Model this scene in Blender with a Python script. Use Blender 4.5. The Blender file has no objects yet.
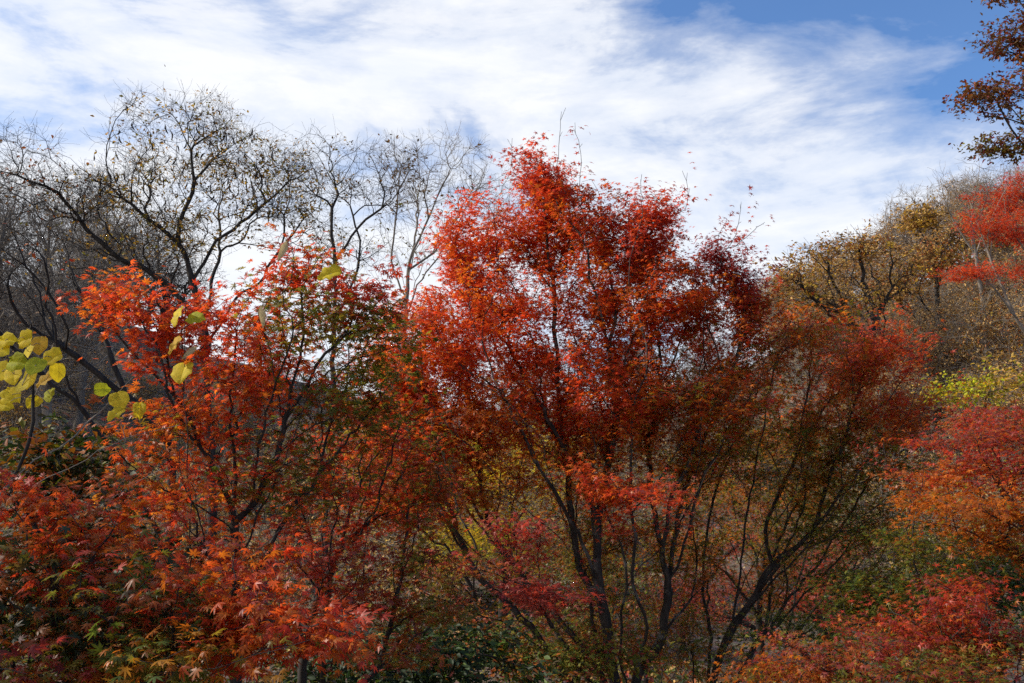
import bpy, math, random
import numpy as np
from mathutils import noise as mnoise, Vector

random.seed(7)
RNG = np.random.default_rng(7)
SC = bpy.context.scene
COL = SC.collection
W, H = 1024, 683
LENS = 31.0
F = W * LENS / 36.0                     # focal length in pixels
EYE = np.array((0.0, 0.0, 3.5))
HORIZON = 470.0
PITCH = math.atan((HORIZON - H / 2) / F)

# ------------------------------------------------------------------ camera
cam = bpy.data.cameras.new('camera')
cam.lens = LENS
cam.sensor_width = 36.0
cam.clip_start = 0.05
cam.clip_end = 5000.0
cam_o = bpy.data.objects.new('camera', cam)
cam_o.location = EYE
cam_o.rotation_euler = (math.pi / 2 + PITCH, 0, 0)
COL.objects.link(cam_o)
SC.camera = cam_o

# ------------------------------------------------------------------ light
SUN_AZ = math.radians(-88.0)            # measured from straight ahead, negative = to the left
SUN_EL = math.radians(37.0)
SUN_STRENGTH = 4.6
SKY_STRENGTH = 0.08
EXPOSURE = 0.4

SC.view_settings.view_transform = 'Standard'
SC.view_settings.look = 'None'
SC.view_settings.exposure = EXPOSURE
SC.view_settings.gamma = 1.0
SC.view_settings.use_curve_mapping = False
SC.cycles.max_bounces = 8
SC.cycles.diffuse_bounces = 5
SC.cycles.transmission_bounces = 6
SC.cycles.glossy_bounces = 2
SC.cycles.transparent_max_bounces = 4
SC.cycles.use_denoising = False
SC.cycles.use_adaptive_sampling = True
SC.cycles.adaptive_threshold = 0.02
SC.cycles.sample_clamp_indirect = 4.0

sun_d = bpy.data.lights.new('sun', 'SUN')
sun_d.energy = SUN_STRENGTH
sun_d.angle = math.radians(1.5)
sun_d.color = (1.0, 0.93, 0.82)
sun_o = bpy.data.objects.new('sun', sun_d)
sun_o.rotation_euler = (math.pi / 2 - SUN_EL, 0, -SUN_AZ + math.pi)
COL.objects.link(sun_o)

world = bpy.data.worlds.new('World')
SC.world = world
world.use_nodes = True


class N:
    """small helper to write node trees"""
    def __init__(self, tree):
        self.t = tree

    def __call__(self, kind, **kw):
        n = self.t.nodes.new(kind)
        ins = kw.pop('ins', {})
        for k, v in kw.items():
            setattr(n, k, v)
        for k, v in ins.items():
            if isinstance(v, bpy.types.NodeSocket):
                self.t.links.new(v, n.inputs[k])
            else:
                n.inputs[k].default_value = v
        return n

    def math(self, op, a, b=0.0, c=0.0, clamp=False):
        n = self('ShaderNodeMath', operation=op, use_clamp=clamp, ins={0: a, 1: b, 2: c})
        return n.outputs[0]

    def mix(self, fac, a, b, blend='MIX'):
        n = self('ShaderNodeMix', data_type='RGBA', blend_type=blend, ins={0: fac, 6: a, 7: b})
        return n.outputs[2]

    def ramp(self, fac, stops):
        n = self('ShaderNodeValToRGB', ins={0: fac})
        r = n.color_ramp
        while len(r.elements) < len(stops):
            r.elements.new(0.5)
        for e, (p, c) in zip(r.elements, stops):
            e.position = p
            e.color = c if len(c) == 4 else (*c, 1)
        return n.outputs[0]


def build_world():
    t = world.node_tree
    t.nodes.clear()
    n = N(t)
    sky = n('ShaderNodeTexSky', sky_type='NISHITA')
    sky.sun_disc = False
    sky.sun_elevation = SUN_EL
    sky.sun_rotation = SUN_AZ
    sky.altitude = 400
    sky.dust_density = 0.6
    tc = n('ShaderNodeTexCoord')
    sep = n('ShaderNodeSeparateXYZ', ins={0: tc.outputs['Generated']})
    m1 = n('ShaderNodeMapping', ins={0: tc.outputs['Generated'], 1: (12.6, 3.3, 0.4), 2: (0, math.radians(22), 0), 3: (1.0, 1.0, 2.1)})
    big = n('ShaderNodeTexNoise', ins={'Vector': m1.outputs[0], 'Scale': 3.0, 'Detail': 12.0, 'Roughness': 0.60, 'Distortion': 0.35})
    m2 = n('ShaderNodeMapping', ins={0: tc.outputs['Generated'], 1: (4.3, 2.0, 1.0), 2: (0, math.radians(20), 0), 3: (1.0, 1.0, 3.6)})
    wisps = n('ShaderNodeTexNoise', ins={'Vector': m2.outputs[0], 'Scale': 5.0, 'Detail': 9.0, 'Roughness': 0.62, 'Distortion': 0.4})
    cover = n.math('ADD', n.math('MULTIPLY', big.outputs[0], 0.86), n.math('MULTIPLY', wisps.outputs[0], 0.26))
    az = n.math('MULTIPLY', sep.outputs[0], -0.15)
    cover = n.math('ADD', n.math('ADD', cover, 0.030), az)
    gap = n.math('MAXIMUM', n.math('SUBTRACT', n.math('ADD', n.math('MULTIPLY', sep.outputs[0], 0.7), sep.outputs[2]), 0.56), 0.0)
    cover = n.math('SUBTRACT', cover, n.math('MULTIPLY', gap, 0.5))
    low = n.math('MULTIPLY', n.math('SUBTRACT', 0.36, sep.outputs[2]), 0.35)
    cover = n.math('ADD', cover, low)
    fac = n.ramp(cover, [(0.40, (0.03, 0.03, 0.03)), (0.50, (0.36, 0.36, 0.36)), (0.58, (0.85, 0.85, 0.85)), (0.66, (1, 1, 1))])
    shade = n.ramp(wisps.outputs[0], [(0.3, (0.84, 0.89, 0.97)), (0.62, (1.0, 1.0, 1.0))])
    cloud = n.mix(1.0, shade, (9.8, 9.9, 10.1, 1), 'MULTIPLY')
    skyc = n.mix(1.0, sky.outputs[0], (0.80, 1.25, 1.75, 1), 'MULTIPLY')
    c = n.mix(n.math('MULTIPLY', fac, 0.95), skyc, cloud)
    bg = n('ShaderNodeBackground', ins={0: c, 1: SKY_STRENGTH})
    out = n('ShaderNodeOutputWorld')
    t.links.new(bg.outputs[0], out.inputs[0])


build_world()

# ------------------------------------------------------------------ helpers


def at(px, py, Y):
    """the point at depth Y that the photograph shows at this pixel"""
    dx = (px - W / 2) / F
    dz = (H / 2 - py) / F
    c, s = math.cos(PITCH), math.sin(PITCH)
    d = np.array((dx, c - dz * s, s + dz * c))
    return EYE + d * (Y / d[1])


def smooth(a, b, x):
    t = np.clip((x - a) / (b - a), 0, 1)
    return t * t * (3 - 2 * t)


RIDGE_X = np.array([-400, -120, -60, -33, -23, -8, 4, 18, 35, 60, 120, 400.])
RIDGE_Z = np.array([40, 30, 19, 14, 10, 7.6, 7.4, 9.5, 16, 30, 48, 70.])


def ground_z(x, y):
    x = np.asarray(x, float)
    y = np.asarray(y, float)
    near = 1.8 * (1 - smooth(1.2, 7.0, y)) + 0.1
    r = np.interp(x, RIDGE_X, RIDGE_Z)
    hill = r * smooth(15, 62, y) ** 1.0
    back = -0.35 * r * smooth(66, 140, y)
    side = 3.0 * smooth(9, 30, x) * smooth(6, 30, y) + 2.0 * smooth(-7, -30, x) * smooth(4, 30, y)
    bump = 0.18 * np.sin(x * 0.9 + 1.3 * np.sin(y * 0.35)) * np.cos(y * 0.7) + 0.35 * np.sin(x * 0.21 + 2) * np.sin(y * 0.17)
    return near + hill + back + side * (1 - smooth(150, 300, y)) + bump * smooth(1.5, 6, y)


def link(name, mesh, parent=None):
    o = bpy.data.objects.new(name, mesh)
    COL.objects.link(o)
    if parent is not None:
        o.parent = parent
    return o


def thing(name, label, cat, loc, group=None):
    o = bpy.data.objects.new(name, None)
    o.empty_display_size = 0.3
    o.location = tuple(loc)
    COL.objects.link(o)
    o['label'] = label
    o['category'] = cat
    if group:
        o['group'] = group
    return o


def make_mesh(name, V, polys_by_size, mat, color=None, smooth_shade=True):
    """polys_by_size: list of int arrays (n,k)"""
    me = bpy.data.meshes.new(name)
    V = np.asarray(V, np.float32)
    idx = np.concatenate([p.ravel() for p in polys_by_size]) if polys_by_size else np.zeros(0, int)
    tot = np.concatenate([np.full(len(p), p.shape[1], np.int32) for p in polys_by_size])
    start = np.concatenate(([0], np.cumsum(tot)[:-1])).astype(np.int32)
    me.vertices.add(len(V))
    me.vertices.foreach_set('co', V.ravel())
    me.loops.add(len(idx))
    me.loops.foreach_set('vertex_index', idx.astype(np.int32))
    me.polygons.add(len(tot))
    me.polygons.foreach_set('loop_start', start)
    me.polygons.foreach_set('loop_total', tot)
    me.polygons.foreach_set('use_smooth', np.full(len(tot), smooth_shade))
    if color is not None:
        a = me.color_attributes.new('tint', 'FLOAT_COLOR', 'POINT')
        c = np.ones((len(V), 4), np.float32)
        c[:, :3] = color
        a.data.foreach_set('color', c.ravel())
    me.update(calc_edges=True)
    me.materials.append(mat)
    return me


# ------------------------------------------------------------------ materials

def new_mat(name):
    m = bpy.data.materials.new(name)
    m.use_nodes = True
    m.node_tree.nodes.clear()
    return m, N(m.node_tree)


def leaf_mat(name, trans=0.45, rough=0.42, spec=0.45, boost=(1.5, 1.3, 0.9)):
    m, n = new_mat(name)
    at_ = n('ShaderNodeAttribute', attribute_name='tint')
    tc = n('ShaderNodeTexCoord')
    blot = n('ShaderNodeTexNoise', ins={'Vector': tc.outputs['Object'], 'Scale': 38.0, 'Detail': 3.0, 'Roughness': 0.6})
    v = n.ramp(blot.outputs[0], [(0.3, (0.72, 0.72, 0.72)), (0.7, (1.15, 1.15, 1.15))])
    c = n.mix(1.0, at_.outputs[0], v, 'MULTIPLY')
    tr = n.mix(1.0, c, (*boost, 1), 'MULTIPLY')
    p = n('ShaderNodeBsdfPrincipled', ins={'Base Color': c, 'Roughness': rough, 'Specular IOR Level': spec})
    t = n('ShaderNodeBsdfTranslucent', ins={0: tr})
    mx = n('ShaderNodeMixShader', ins={0: trans, 1: p.outputs[0], 2: t.outputs[0]})
    out = n('ShaderNodeOutputMaterial', ins={0: mx.outputs[0]})
    return m


def bark_mat(name, dark, light, scale=14.0, lichen=None):
    m, n = new_mat(name)
    tc = n('ShaderNodeTexCoord')
    mp = n('ShaderNodeMapping', ins={0: tc.outputs['Object'], 3: (1, 1, 0.28)})
    a = n('ShaderNodeTexNoise', ins={'Vector': mp.outputs[0], 'Scale': scale, 'Detail': 7.0, 'Roughness': 0.65})
    b = n('ShaderNodeTexNoise', ins={'Vector': tc.outputs['Object'], 'Scale': scale * 0.35, 'Detail': 4.0})
    c = n.ramp(a.outputs[0], [(0.32, dark), (0.68, light)])
    if lichen:
        f = n.ramp(b.outputs[0], [(0.56, (0, 0, 0)), (0.66, (0.8, 0.8, 0.8))])
        c = n.mix(f, c, (*lichen, 1))
    bump = n('ShaderNodeBump', ins={'Strength': 0.6, 'Distance': 0.01, 'Height': a.outputs[0]})
    p = n('ShaderNodeBsdfPrincipled', ins={'Base Color': c, 'Roughness': 0.85, 'Specular IOR Level': 0.25, 'Normal': bump.outputs[0]})
    n('ShaderNodeOutputMaterial', ins={0: p.outputs[0]})
    return m


def ground_mat():
    m, n = new_mat('leaf_litter')
    tc = n('ShaderNodeTexCoord')
    a = n('ShaderNodeTexNoise', ins={'Vector': tc.outputs['Object'], 'Scale': 0.35, 'Detail': 6.0, 'Roughness': 0.6})
    v = n('ShaderNodeTexVoronoi', ins={'Vector': tc.outputs['Object'], 'Scale': 9.0})
    b = n('ShaderNodeTexNoise', ins={'Vector': tc.outputs['Object'], 'Scale': 6.0, 'Detail': 8.0, 'Roughness': 0.7})
    c1 = n.ramp(a.outputs[0], [(0.35, (0.05, 0.038, 0.026)), (0.5, (0.10, 0.068, 0.04)), (0.66, (0.13, 0.105, 0.08))])
    hsv = n('ShaderNodeHueSaturation', ins={'Hue': 0.5, 'Saturation': 0.5, 'Value': 0.35, 'Color': v.outputs['Color']})
    lf = n.mix(0.5, hsv.outputs[0], (0.16, 0.085, 0.035, 1))
    f = n.ramp(b.outputs[0], [(0.42, (0, 0, 0)), (0.6, (0.8, 0.8, 0.8))])
    c = n.mix(f, c1, lf)
    bump = n('ShaderNodeBump', ins={'Strength': 0.8, 'Distance': 0.06, 'Height': b.outputs[0]})
    p = n('ShaderNodeBsdfPrincipled', ins={'Base Color': c, 'Roughness': 0.95, 'Specular IOR Level': 0.15, 'Normal': bump.outputs[0]})
    n('ShaderNodeOutputMaterial', ins={0: p.outputs[0]})
    return m


M_MAPLE = leaf_mat('maple_leaf', 0.55, 0.42, 0.4)
M_DRY = leaf_mat('dry_leaf', 0.35, 0.6, 0.25, (1.1, 1.0, 0.8))
M_GREEN = leaf_mat('evergreen_leaf', 0.25, 0.55, 0.25, (1.0, 1.2, 0.5))
M_YELLOW = leaf_mat('yellow_leaf', 0.5, 0.65, 0.15, (1.4, 1.3, 0.5))
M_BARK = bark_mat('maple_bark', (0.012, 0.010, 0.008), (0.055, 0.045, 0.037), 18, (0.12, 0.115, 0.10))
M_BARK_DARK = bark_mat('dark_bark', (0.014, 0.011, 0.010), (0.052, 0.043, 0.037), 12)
M_BARK_GREY = bark_mat('grey_bark', (0.115, 0.094, 0.076), (0.26, 0.22, 0.18), 8)
M_BARK_PALE = bark_mat('pale_bark', (0.20, 0.18, 0.16), (0.42, 0.39, 0.35), 8)
M_GROUND = ground_mat()

# leaf tints (base colours of single leaves)
TINT = dict(
    red=(0.52, 0.055, 0.022), scarlet=(0.56, 0.095, 0.024), crimson=(0.29, 0.038, 0.034), rose=(0.38, 0.10, 0.080),
    wine=(0.20, 0.020, 0.022), orange=(0.55, 0.16, 0.018), amber=(0.50, 0.22, 0.022), rust=(0.36, 0.10, 0.020), brown=(0.18, 0.098, 0.034),
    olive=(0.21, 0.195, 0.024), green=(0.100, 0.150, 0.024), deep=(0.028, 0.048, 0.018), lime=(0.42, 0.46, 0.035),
    yellow=(0.72, 0.58, 0.04), gold=(0.56, 0.36, 0.035), tan=(0.56, 0.34, 0.12), sand=(0.42, 0.30, 0.15), straw=(0.55, 0.46, 0.24), grey=(0.16, 0.14, 0.12))


# ------------------------------------------------------------------ leaf shapes
def palm(n_lobes, hi):
    if n_lobes == 7:
        ang = np.radians([-128, -84, -41, 0, 41, 84, 128])
        ln = np.array([0.42, 0.74, 0.94, 1.0, 0.94, 0.74, 0.42])
    else:
        ang = np.radians([-112, -56, 0, 56, 112])
        ln = np.array([0.6, 0.9, 1.0, 0.9, 0.6])
    notch = 0.5 * (ang[:-1] + ang[1:])
    notch = np.concatenate(([ang[0] - 0.35], notch, [ang[-1] + 0.35]))
    nl = np.concatenate(([0.14], np.full(len(ang) - 1, 0.27), [0.14]))
    V = [(0, 0, 0.05)]
    for a, l in zip(notch, nl):
        V.append((math.sin(a) * l, math.cos(a) * l, 0.0))
    polys = []
    for i, (a, l) in enumerate(zip(ang, ln)):
        tip = len(V)
        V.append((math.sin(a) * l, math.cos(a) * l, -0.22 * l * l))
        if hi:
            ml, mr = len(V), len(V) + 1
            for s in (-1, 1):
                aa = a + s * 0.20
                V.append((math.sin(aa) * l * 0.62, math.cos(aa) * l * 0.62, -0.06 * l))
            polys.append((0, 1 + i, ml, tip, mr, 2 + i))
        else:
            polys.append((0, 1 + i, tip, 2 + i))
    V = np.array(V)
    V[:, 1] += 0.0
    return V * 0.55, np.array(polys)


def oval(w=0.28):
    V = np.array([(0, -0.5, 0), (w, -0.1, 0.06), (0, 0.0, -0.02), (-w, -0.1, 0.06), (w * 0.6, 0.28, 0.0), (0, 0.5, -0.12), (-w * 0.6, 0.28, 0.0)])
    return V, [np.array([(0, 1, 2), (0, 2, 3)]), np.array([(1, 4, 5, 2), (2, 5, 6, 3)])]


def heart():
    """broad pointed leaf, notched at its stalk, wavy at the edge and folded along the midrib"""
    out = [(0.0, -0.44), (0.13, -0.49), (0.30, -0.44), (0.43, -0.28), (0.47, -0.08), (0.45, 0.10), (0.39, 0.24), (0.27, 0.36), (0.12, 0.46), (0.0, 0.54)]
    V, polys = [], []
    for s_ in (-1, 1):
        for i_, (x, y) in enumerate(out):
            x *= 0.86 if s_ < 0 else 1.0 + 0.05 * math.sin(i_ * 3.1)
            y += 0.03 * math.sin(i_ * 1.7 + s_) if 0 < i_ < 9 else 0.0
            wave = 0.05 * math.sin(i_ * 2.4 + s_)
            V += [(0, y * 0.96, -0.30 * max(0, y) ** 2), (s_ * x * 0.55, y, 0.09 * x * 2 - 0.22 * max(0, y) ** 2 + wave * 0.3), (s_ * x, y + wave * 0.3, 0.16 * x * 2 - 0.5 * x * x - 0.35 * max(0, y) ** 2 + wave)]
        o_ = 0 if s_ < 0 else 3 * len(out)
        for i_ in range(len(out) - 1):
            for c_ in (0, 1):
                a = o_ + 3 * i_ + c_
                polys.append((a, a + 1, a + 4, a + 3))
    return np.array(V), [np.array(polys)]


def blade():
    V = np.array([(0, -0.5, 0), (0.05, 0, 0.0), (0, 0.5, 0.02), (-0.05, 0, 0.0)])
    return V, [np.array([(0, 1, 2, 3)])]


def _w(x):
    return x if isinstance(x[1], list) else (x[0], [x[1]])


SHAPES = dict(palm7=_w(palm(7, True)), palm5=_w(palm(5, False)), palm7s=_w(palm(7, False)), oval=oval(), heart=heart(), pod=blade(), slim=oval(0.17))


def unit(a):
    return a / np.maximum(np.linalg.norm(a, axis=-1, keepdims=True), 1e-9)


def leaves_mesh(name, P, Nrm, Tip, size, color, shape, mat):
    TV, polys = SHAPES[shape]
    n, k = len(P), len(TV)
    Nrm = unit(Nrm)
    Tip = unit(Tip - Nrm * (Tip * Nrm).sum(1, keepdims=True))
    X = np.cross(Tip, Nrm)
    curl = RNG.uniform(0.2, 2.2, (n, 1))
    wid = RNG.uniform(0.8, 1.08, (n, 1))
    V = (P[:, None, :] + size[:, None, None] * (X[:, None, :] * (TV[None, :, 0] * wid)[..., None]
         + Tip[:, None, :] * TV[None, :, 1, None] + Nrm[:, None, :] * (TV[None, :, 2] * curl)[..., None]))
    off = (np.arange(n) * k)[:, None, None]
    ps = [(p[None] + off).reshape(-1, p.shape[1]) for p in polys]
    return make_mesh(name, V.reshape(-1, 3), ps, mat, np.repeat(color, k, 0))


# ------------------------------------------------------------------ trees
class Tree:
    def __init__(self, origin):
        self.origin = np.array(origin, float)
        cap = 60000
        self.P = np.zeros((cap, 3))
        self.par = np.full(cap, -1, int)
        self.limb = np.zeros(cap, int)
        self.path = np.zeros(cap)
        self.n = 0
        self.tips = []           # (node, blob index)

    def add(self, p, par, limb):
        i = self.n
        if i >= len(self.P):
            self.P = np.concatenate([self.P, np.zeros_like(self.P)])
            self.par = np.concatenate([self.par, np.full_like(self.par, -1)])
            self.limb = np.concatenate([self.limb, np.zeros_like(self.limb)])
            self.path = np.concatenate([self.path, np.zeros_like(self.path)])
        self.P[i] = p
        self.par[i] = par
        self.limb[i] = limb
        if par >= 0:
            self.path[i] = self.path[par] + np.linalg.norm(p - self.P[par])
        self.n += 1
        return i

    def nearest(self, p):
        return int(np.argmin(((self.P[:self.n] - p) ** 2).sum(1)))

    def stem(self, pts, limb, seg=0.12, wob=0.02, start=None):
        """a hand-placed limb along world points; start: node it leaves from"""
        pts = [np.array(p, float) for p in pts]
        if start is not None:
            pts = [self.P[start].copy()] + pts
            cur = start
        else:
            cur = self.add(pts[0], -1, limb)
        Q = [2 * pts[0] - pts[1]] + pts + [2 * pts[-1] - pts[-2]]
        drift = np.zeros(3)
        for i in range(1, len(Q) - 2):
            p0, p1, p2, p3 = Q[i - 1], Q[i], Q[i + 1], Q[i + 2]
            d = np.linalg.norm(p2 - p1)
            m = max(1, int(d / seg))
            for j in range(1, m + 1):
                t = j / m
                c = 0.5 * ((2 * p1) + (p2 - p0) * t + (2 * p0 - 5 * p1 + 4 * p2 - p3) * t * t + (3 * p1 - p0 - 3 * p2 + p3) * t ** 3)
                if j < m or i < len(Q) - 3:
                    drift = 0.8 * drift + RNG.normal(0, wob * 0.55, 3)
                    c = c + drift
                cur = self.add(c, cur, limb)
        return cur

    def grow(self, A, blob, bf=0.35, seg=0.12, wob=0.012, lift=0.15, maxlen=None):
        """join every attractor to the cheapest node of the tree so far"""
        order = RNG.permutation(len(A))
        for k in order:
            a = A[k]
            D = self.P[:self.n] - a
            d = np.sqrt((D * D).sum(1))
            # branches run outwards and upwards: going down from a node costs extra
            cost = d + bf * self.path[:self.n] + 0.55 * np.maximum(0, D[:, 2])
            i = int(np.argmin(cost))
            p = self.P[i].copy()
            L = d[i]
            if L < 0.02:
                continue
            q = self.par[i]
            dirp = unit(p - self.P[q]) if q >= 0 else np.array((0, 0, 1.0))
            tgt = (a - p) / L
            ctrl = p + (0.55 * dirp + 0.45 * tgt + np.array((0, 0, lift))) * L * 0.45
            m = max(1, int(round(L / seg)))
            cur = i
            for j in range(1, m + 1):
                t = j / m
                c = (1 - t) ** 2 * p + 2 * t * (1 - t) * ctrl + t * t * a
                if j < m:
                    c = c + RNG.normal(0, wob, 3)
                cur = self.add(c, cur, 0)
            self.tips.append((cur, blob[k]))

    def twiglets(self, nodes, count, length, spread, up=0.3, segs=2, wob=0.2):
        for i in nodes:
            q = self.par[i]
            d0 = unit(self.P[i] - self.P[q]) if q >= 0 else np.array((0, 0, 1.0))
            for _ in range(count):
                d = unit(d0 + RNG.normal(0, spread, 3) + np.array((0, 0, up * RNG.random())))
                L = length * RNG.uniform(0.4, 1.2)
                cur = i
                for s in range(segs):
                    d = unit(d + RNG.normal(0, wob, 3))
                    cur = self.add(self.P[cur] + d * L / segs, cur, 0)

    def finish(self, r_base, r_tip):
        n = self.n
        P, par = self.P[:n], self.par[:n]
        leafc = np.zeros(n)
        kids = np.bincount(par[par >= 0], minlength=n)
        leafc[kids == 0] = 1
        for i in range(n - 1, 0, -1):     # parents come before children
            if par[i] >= 0:
                leafc[par[i]] += leafc[i]
        e = max(1.6, math.log(max(leafc[0], 2)) / math.log(r_base / r_tip))
        self.R = r_tip * leafc ** (1.0 / e)
        # taper along unbranched runs: blend with own path length
        best = np.full(n, -1)
        bw = np.zeros(n)
        for i in range(1, n):
            q = par[i]
            if q >= 0 and leafc[i] + (0.5 if self.limb[i] and self.limb[i] == self.limb[q] else 0) * leafc[i] > bw[q]:
                bw[q] = leafc[i] * (1.5 if self.limb[i] and self.limb[i] == self.limb[q] else 1)
                best[q] = i
        self.best = best
        self.leafc = leafc
        return self

    def wood(self, sel, px_size):
        """tube mesh for the segments whose child node is in sel"""
        n = self.n
        P, par, R = self.P[:n], self.par[:n], self.R
        d = np.zeros((n, 3))
        has = par >= 0
        d[has] = P[has] - P[par[has]]
        d[~has] = (0, 0, 1)
        d = unit(d)
        dn = d.copy()
        b = self.best
        hb = b >= 0
        dn[hb] = unit(d[hb] + d[b[hb]])
        ref = unit(np.array((0.23, 0.93, -0.28)))

        def frame(v):
            u = np.cross(v, ref)
            bad = np.linalg.norm(u, axis=1) < 0.05
            u[bad] = np.cross(v[bad], np.array((1.0, 0, 0)))
            u = unit(u)
            return u, np.cross(v, u)

        rp = R / px_size
        sides = np.where(rp > 4, 10, np.where(rp > 1.5, 7, np.where(rp > 0.7, 5, 3)))
        V, F_, base = [], [], 0
        for S in (10, 7, 5, 3):
            ids = np.where(sel & has & (sides == S))[0]
            if len(ids) == 0:
                continue
            ang = np.arange(S) * 2 * math.pi / S
            ca, sa = np.cos(ang), np.sin(ang)
            jit = 1 + (RNG.normal(0, 0.07, (len(ids), S)) if S >= 7 else 0)
            u, w = frame(dn[ids])
            end = P[ids][:, None] + R[ids][:, None, None] * (jit * np.ones((len(ids), S)))[..., None] * (u[:, None] * ca[None, :, None] + w[:, None] * sa[None, :, None])
            slot = np.full(n, -1)
            slot[ids] = np.arange(len(ids))
            q = par[ids]
            cont = (self.best[q] == ids) & (slot[q] >= 0)
            si = np.where(~cont)[0]
            u2, w2 = frame(d[ids[si]])
            r0 = np.minimum(R[q[si]], R[ids[si]] * 1.18)
            st = P[q[si]][:, None] + r0[:, None, None] * (u2[:, None] * ca[None, :, None] + w2[:, None] * sa[None, :, None])
            nE = len(ids)
            startslot = np.empty(nE, int)
            startslot[cont] = slot[q[cont]]
            startslot[si] = nE + np.arange(len(si))
            V.append(np.concatenate([end, st]).reshape(-1, 3))
            k = np.arange(S)
            k2 = (k + 1) % S
            a = base + startslot[:, None] * S
            bb = base + np.arange(nE)[:, None] * S
            F_.append(np.stack([a + k, a + k2, bb + k2, bb + k], -1).reshape(-1, 4))
            base += (nE + len(si)) * S
        if not V:
            return None
        return np.concatenate(V), F_


def ellip(px, py, Y, rx, ry, rd, n):
    """n points in an ellipsoid of real size: centre on the pixel at depth Y, radii rx, ry in pixels at that depth, rd in metres"""
    c = at(px, py, Y)
    k = Y / F
    m = int(n * 1.7) + 4
    v = RNG.normal(0, 1, (m, 3))
    v = unit(v) * (RNG.random((m, 1)) ** 0.45)
    P = c + v * np.array((rx * k, rd, ry * k))
    f = 1.5 * 9.0 / max(Y, 4.0)               # sprays and gaps, flattened like the boughs
    w = np.array([mnoise.noise(Vector((q[0] * f, q[1] * f, q[2] * f * 2.6))) for q in P]) + RNG.normal(0, 0.08, m)
    return P[np.argsort(-w)[:n]]


def pick_tints(names, weights, n):
    w = np.array(weights, float)
    i = RNG.choice(len(names), n, p=w / w.sum())
    return np.array([TINT[s] for s in names])[i]


def foliage(tree, blobs, per_tip, leaf, shape, mat, spread, flat=0.35, along=3, droop=0.35, tilt=0.45, jitter=0.15, mixing=0.25, inner_extra=0):
    """leaves in sprays round the twig ends"""
    P, Nr, T, C, S = [], [], [], [], []
    n_all = 0
    for node, b in tree.tips:
        bl = blobs[b]
        k = int(max(0, RNG.poisson(per_tip * bl.get('dens', 1.0))))
        if k == 0:
            continue
        chain = [node]
        while len(chain) < along and tree.par[chain[-1]] >= 0:
            chain.append(tree.par[chain[-1]])
        cp = tree.P[chain]
        d0 = unit(cp[0] - cp[-1]) if len(chain) > 1 else np.array((0, 0, 1.0))
        m_ = max(1, (k + 3) // 4)
        hub = RNG.normal(0, 1, (m_, 3)) * np.array((spread, spread, spread * flat))
        hub_at = cp[RNG.integers(0, len(chain), m_)]
        own_ = RNG.integers(0, m_, k)
        pos = hub_at[own_]
        off = hub[own_] + RNG.normal(0, 0.36 * leaf, (k, 3)) * np.array((1, 1, 0.6))
        off += d0 * np.abs(RNG.normal(0, spread * 0.7, (k, 1)))
        P.append(pos + off)
        nr = RNG.normal(0, tilt * 0.6, (k, 3)) + RNG.normal(0, tilt * 0.6, 3)
        nr[:, 2] += 1.0
        Nr.append(nr)
        t = unit(off + d0 * spread * 0.6 + 1e-6) + RNG.normal(0, 0.3, (k, 3))
        t[:, 2] -= droop
        T.append(t)
        names, wts = zip(*bl['tint'].items())
        main = pick_tints(names, wts, 1)
        own = pick_tints(names, wts, k)
        f = np.where(RNG.random((k, 1)) < mixing, 0.85, 0.12)
        c = main * (1 - f) + own * f
        C.append(c * (1 + RNG.normal(0, jitter, (k, 1))).clip(0.45, 1.7))
        S.append(leaf * RNG.uniform(0.65, 1.2, k))
        n_all += k
    P = np.concatenate(P)
    return leaves_mesh('crown', P - tree.origin, np.concatenate(Nr), np.concatenate(T), np.concatenate(S), np.concatenate(C).clip(0.004, 0.8), shape, mat)


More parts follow.
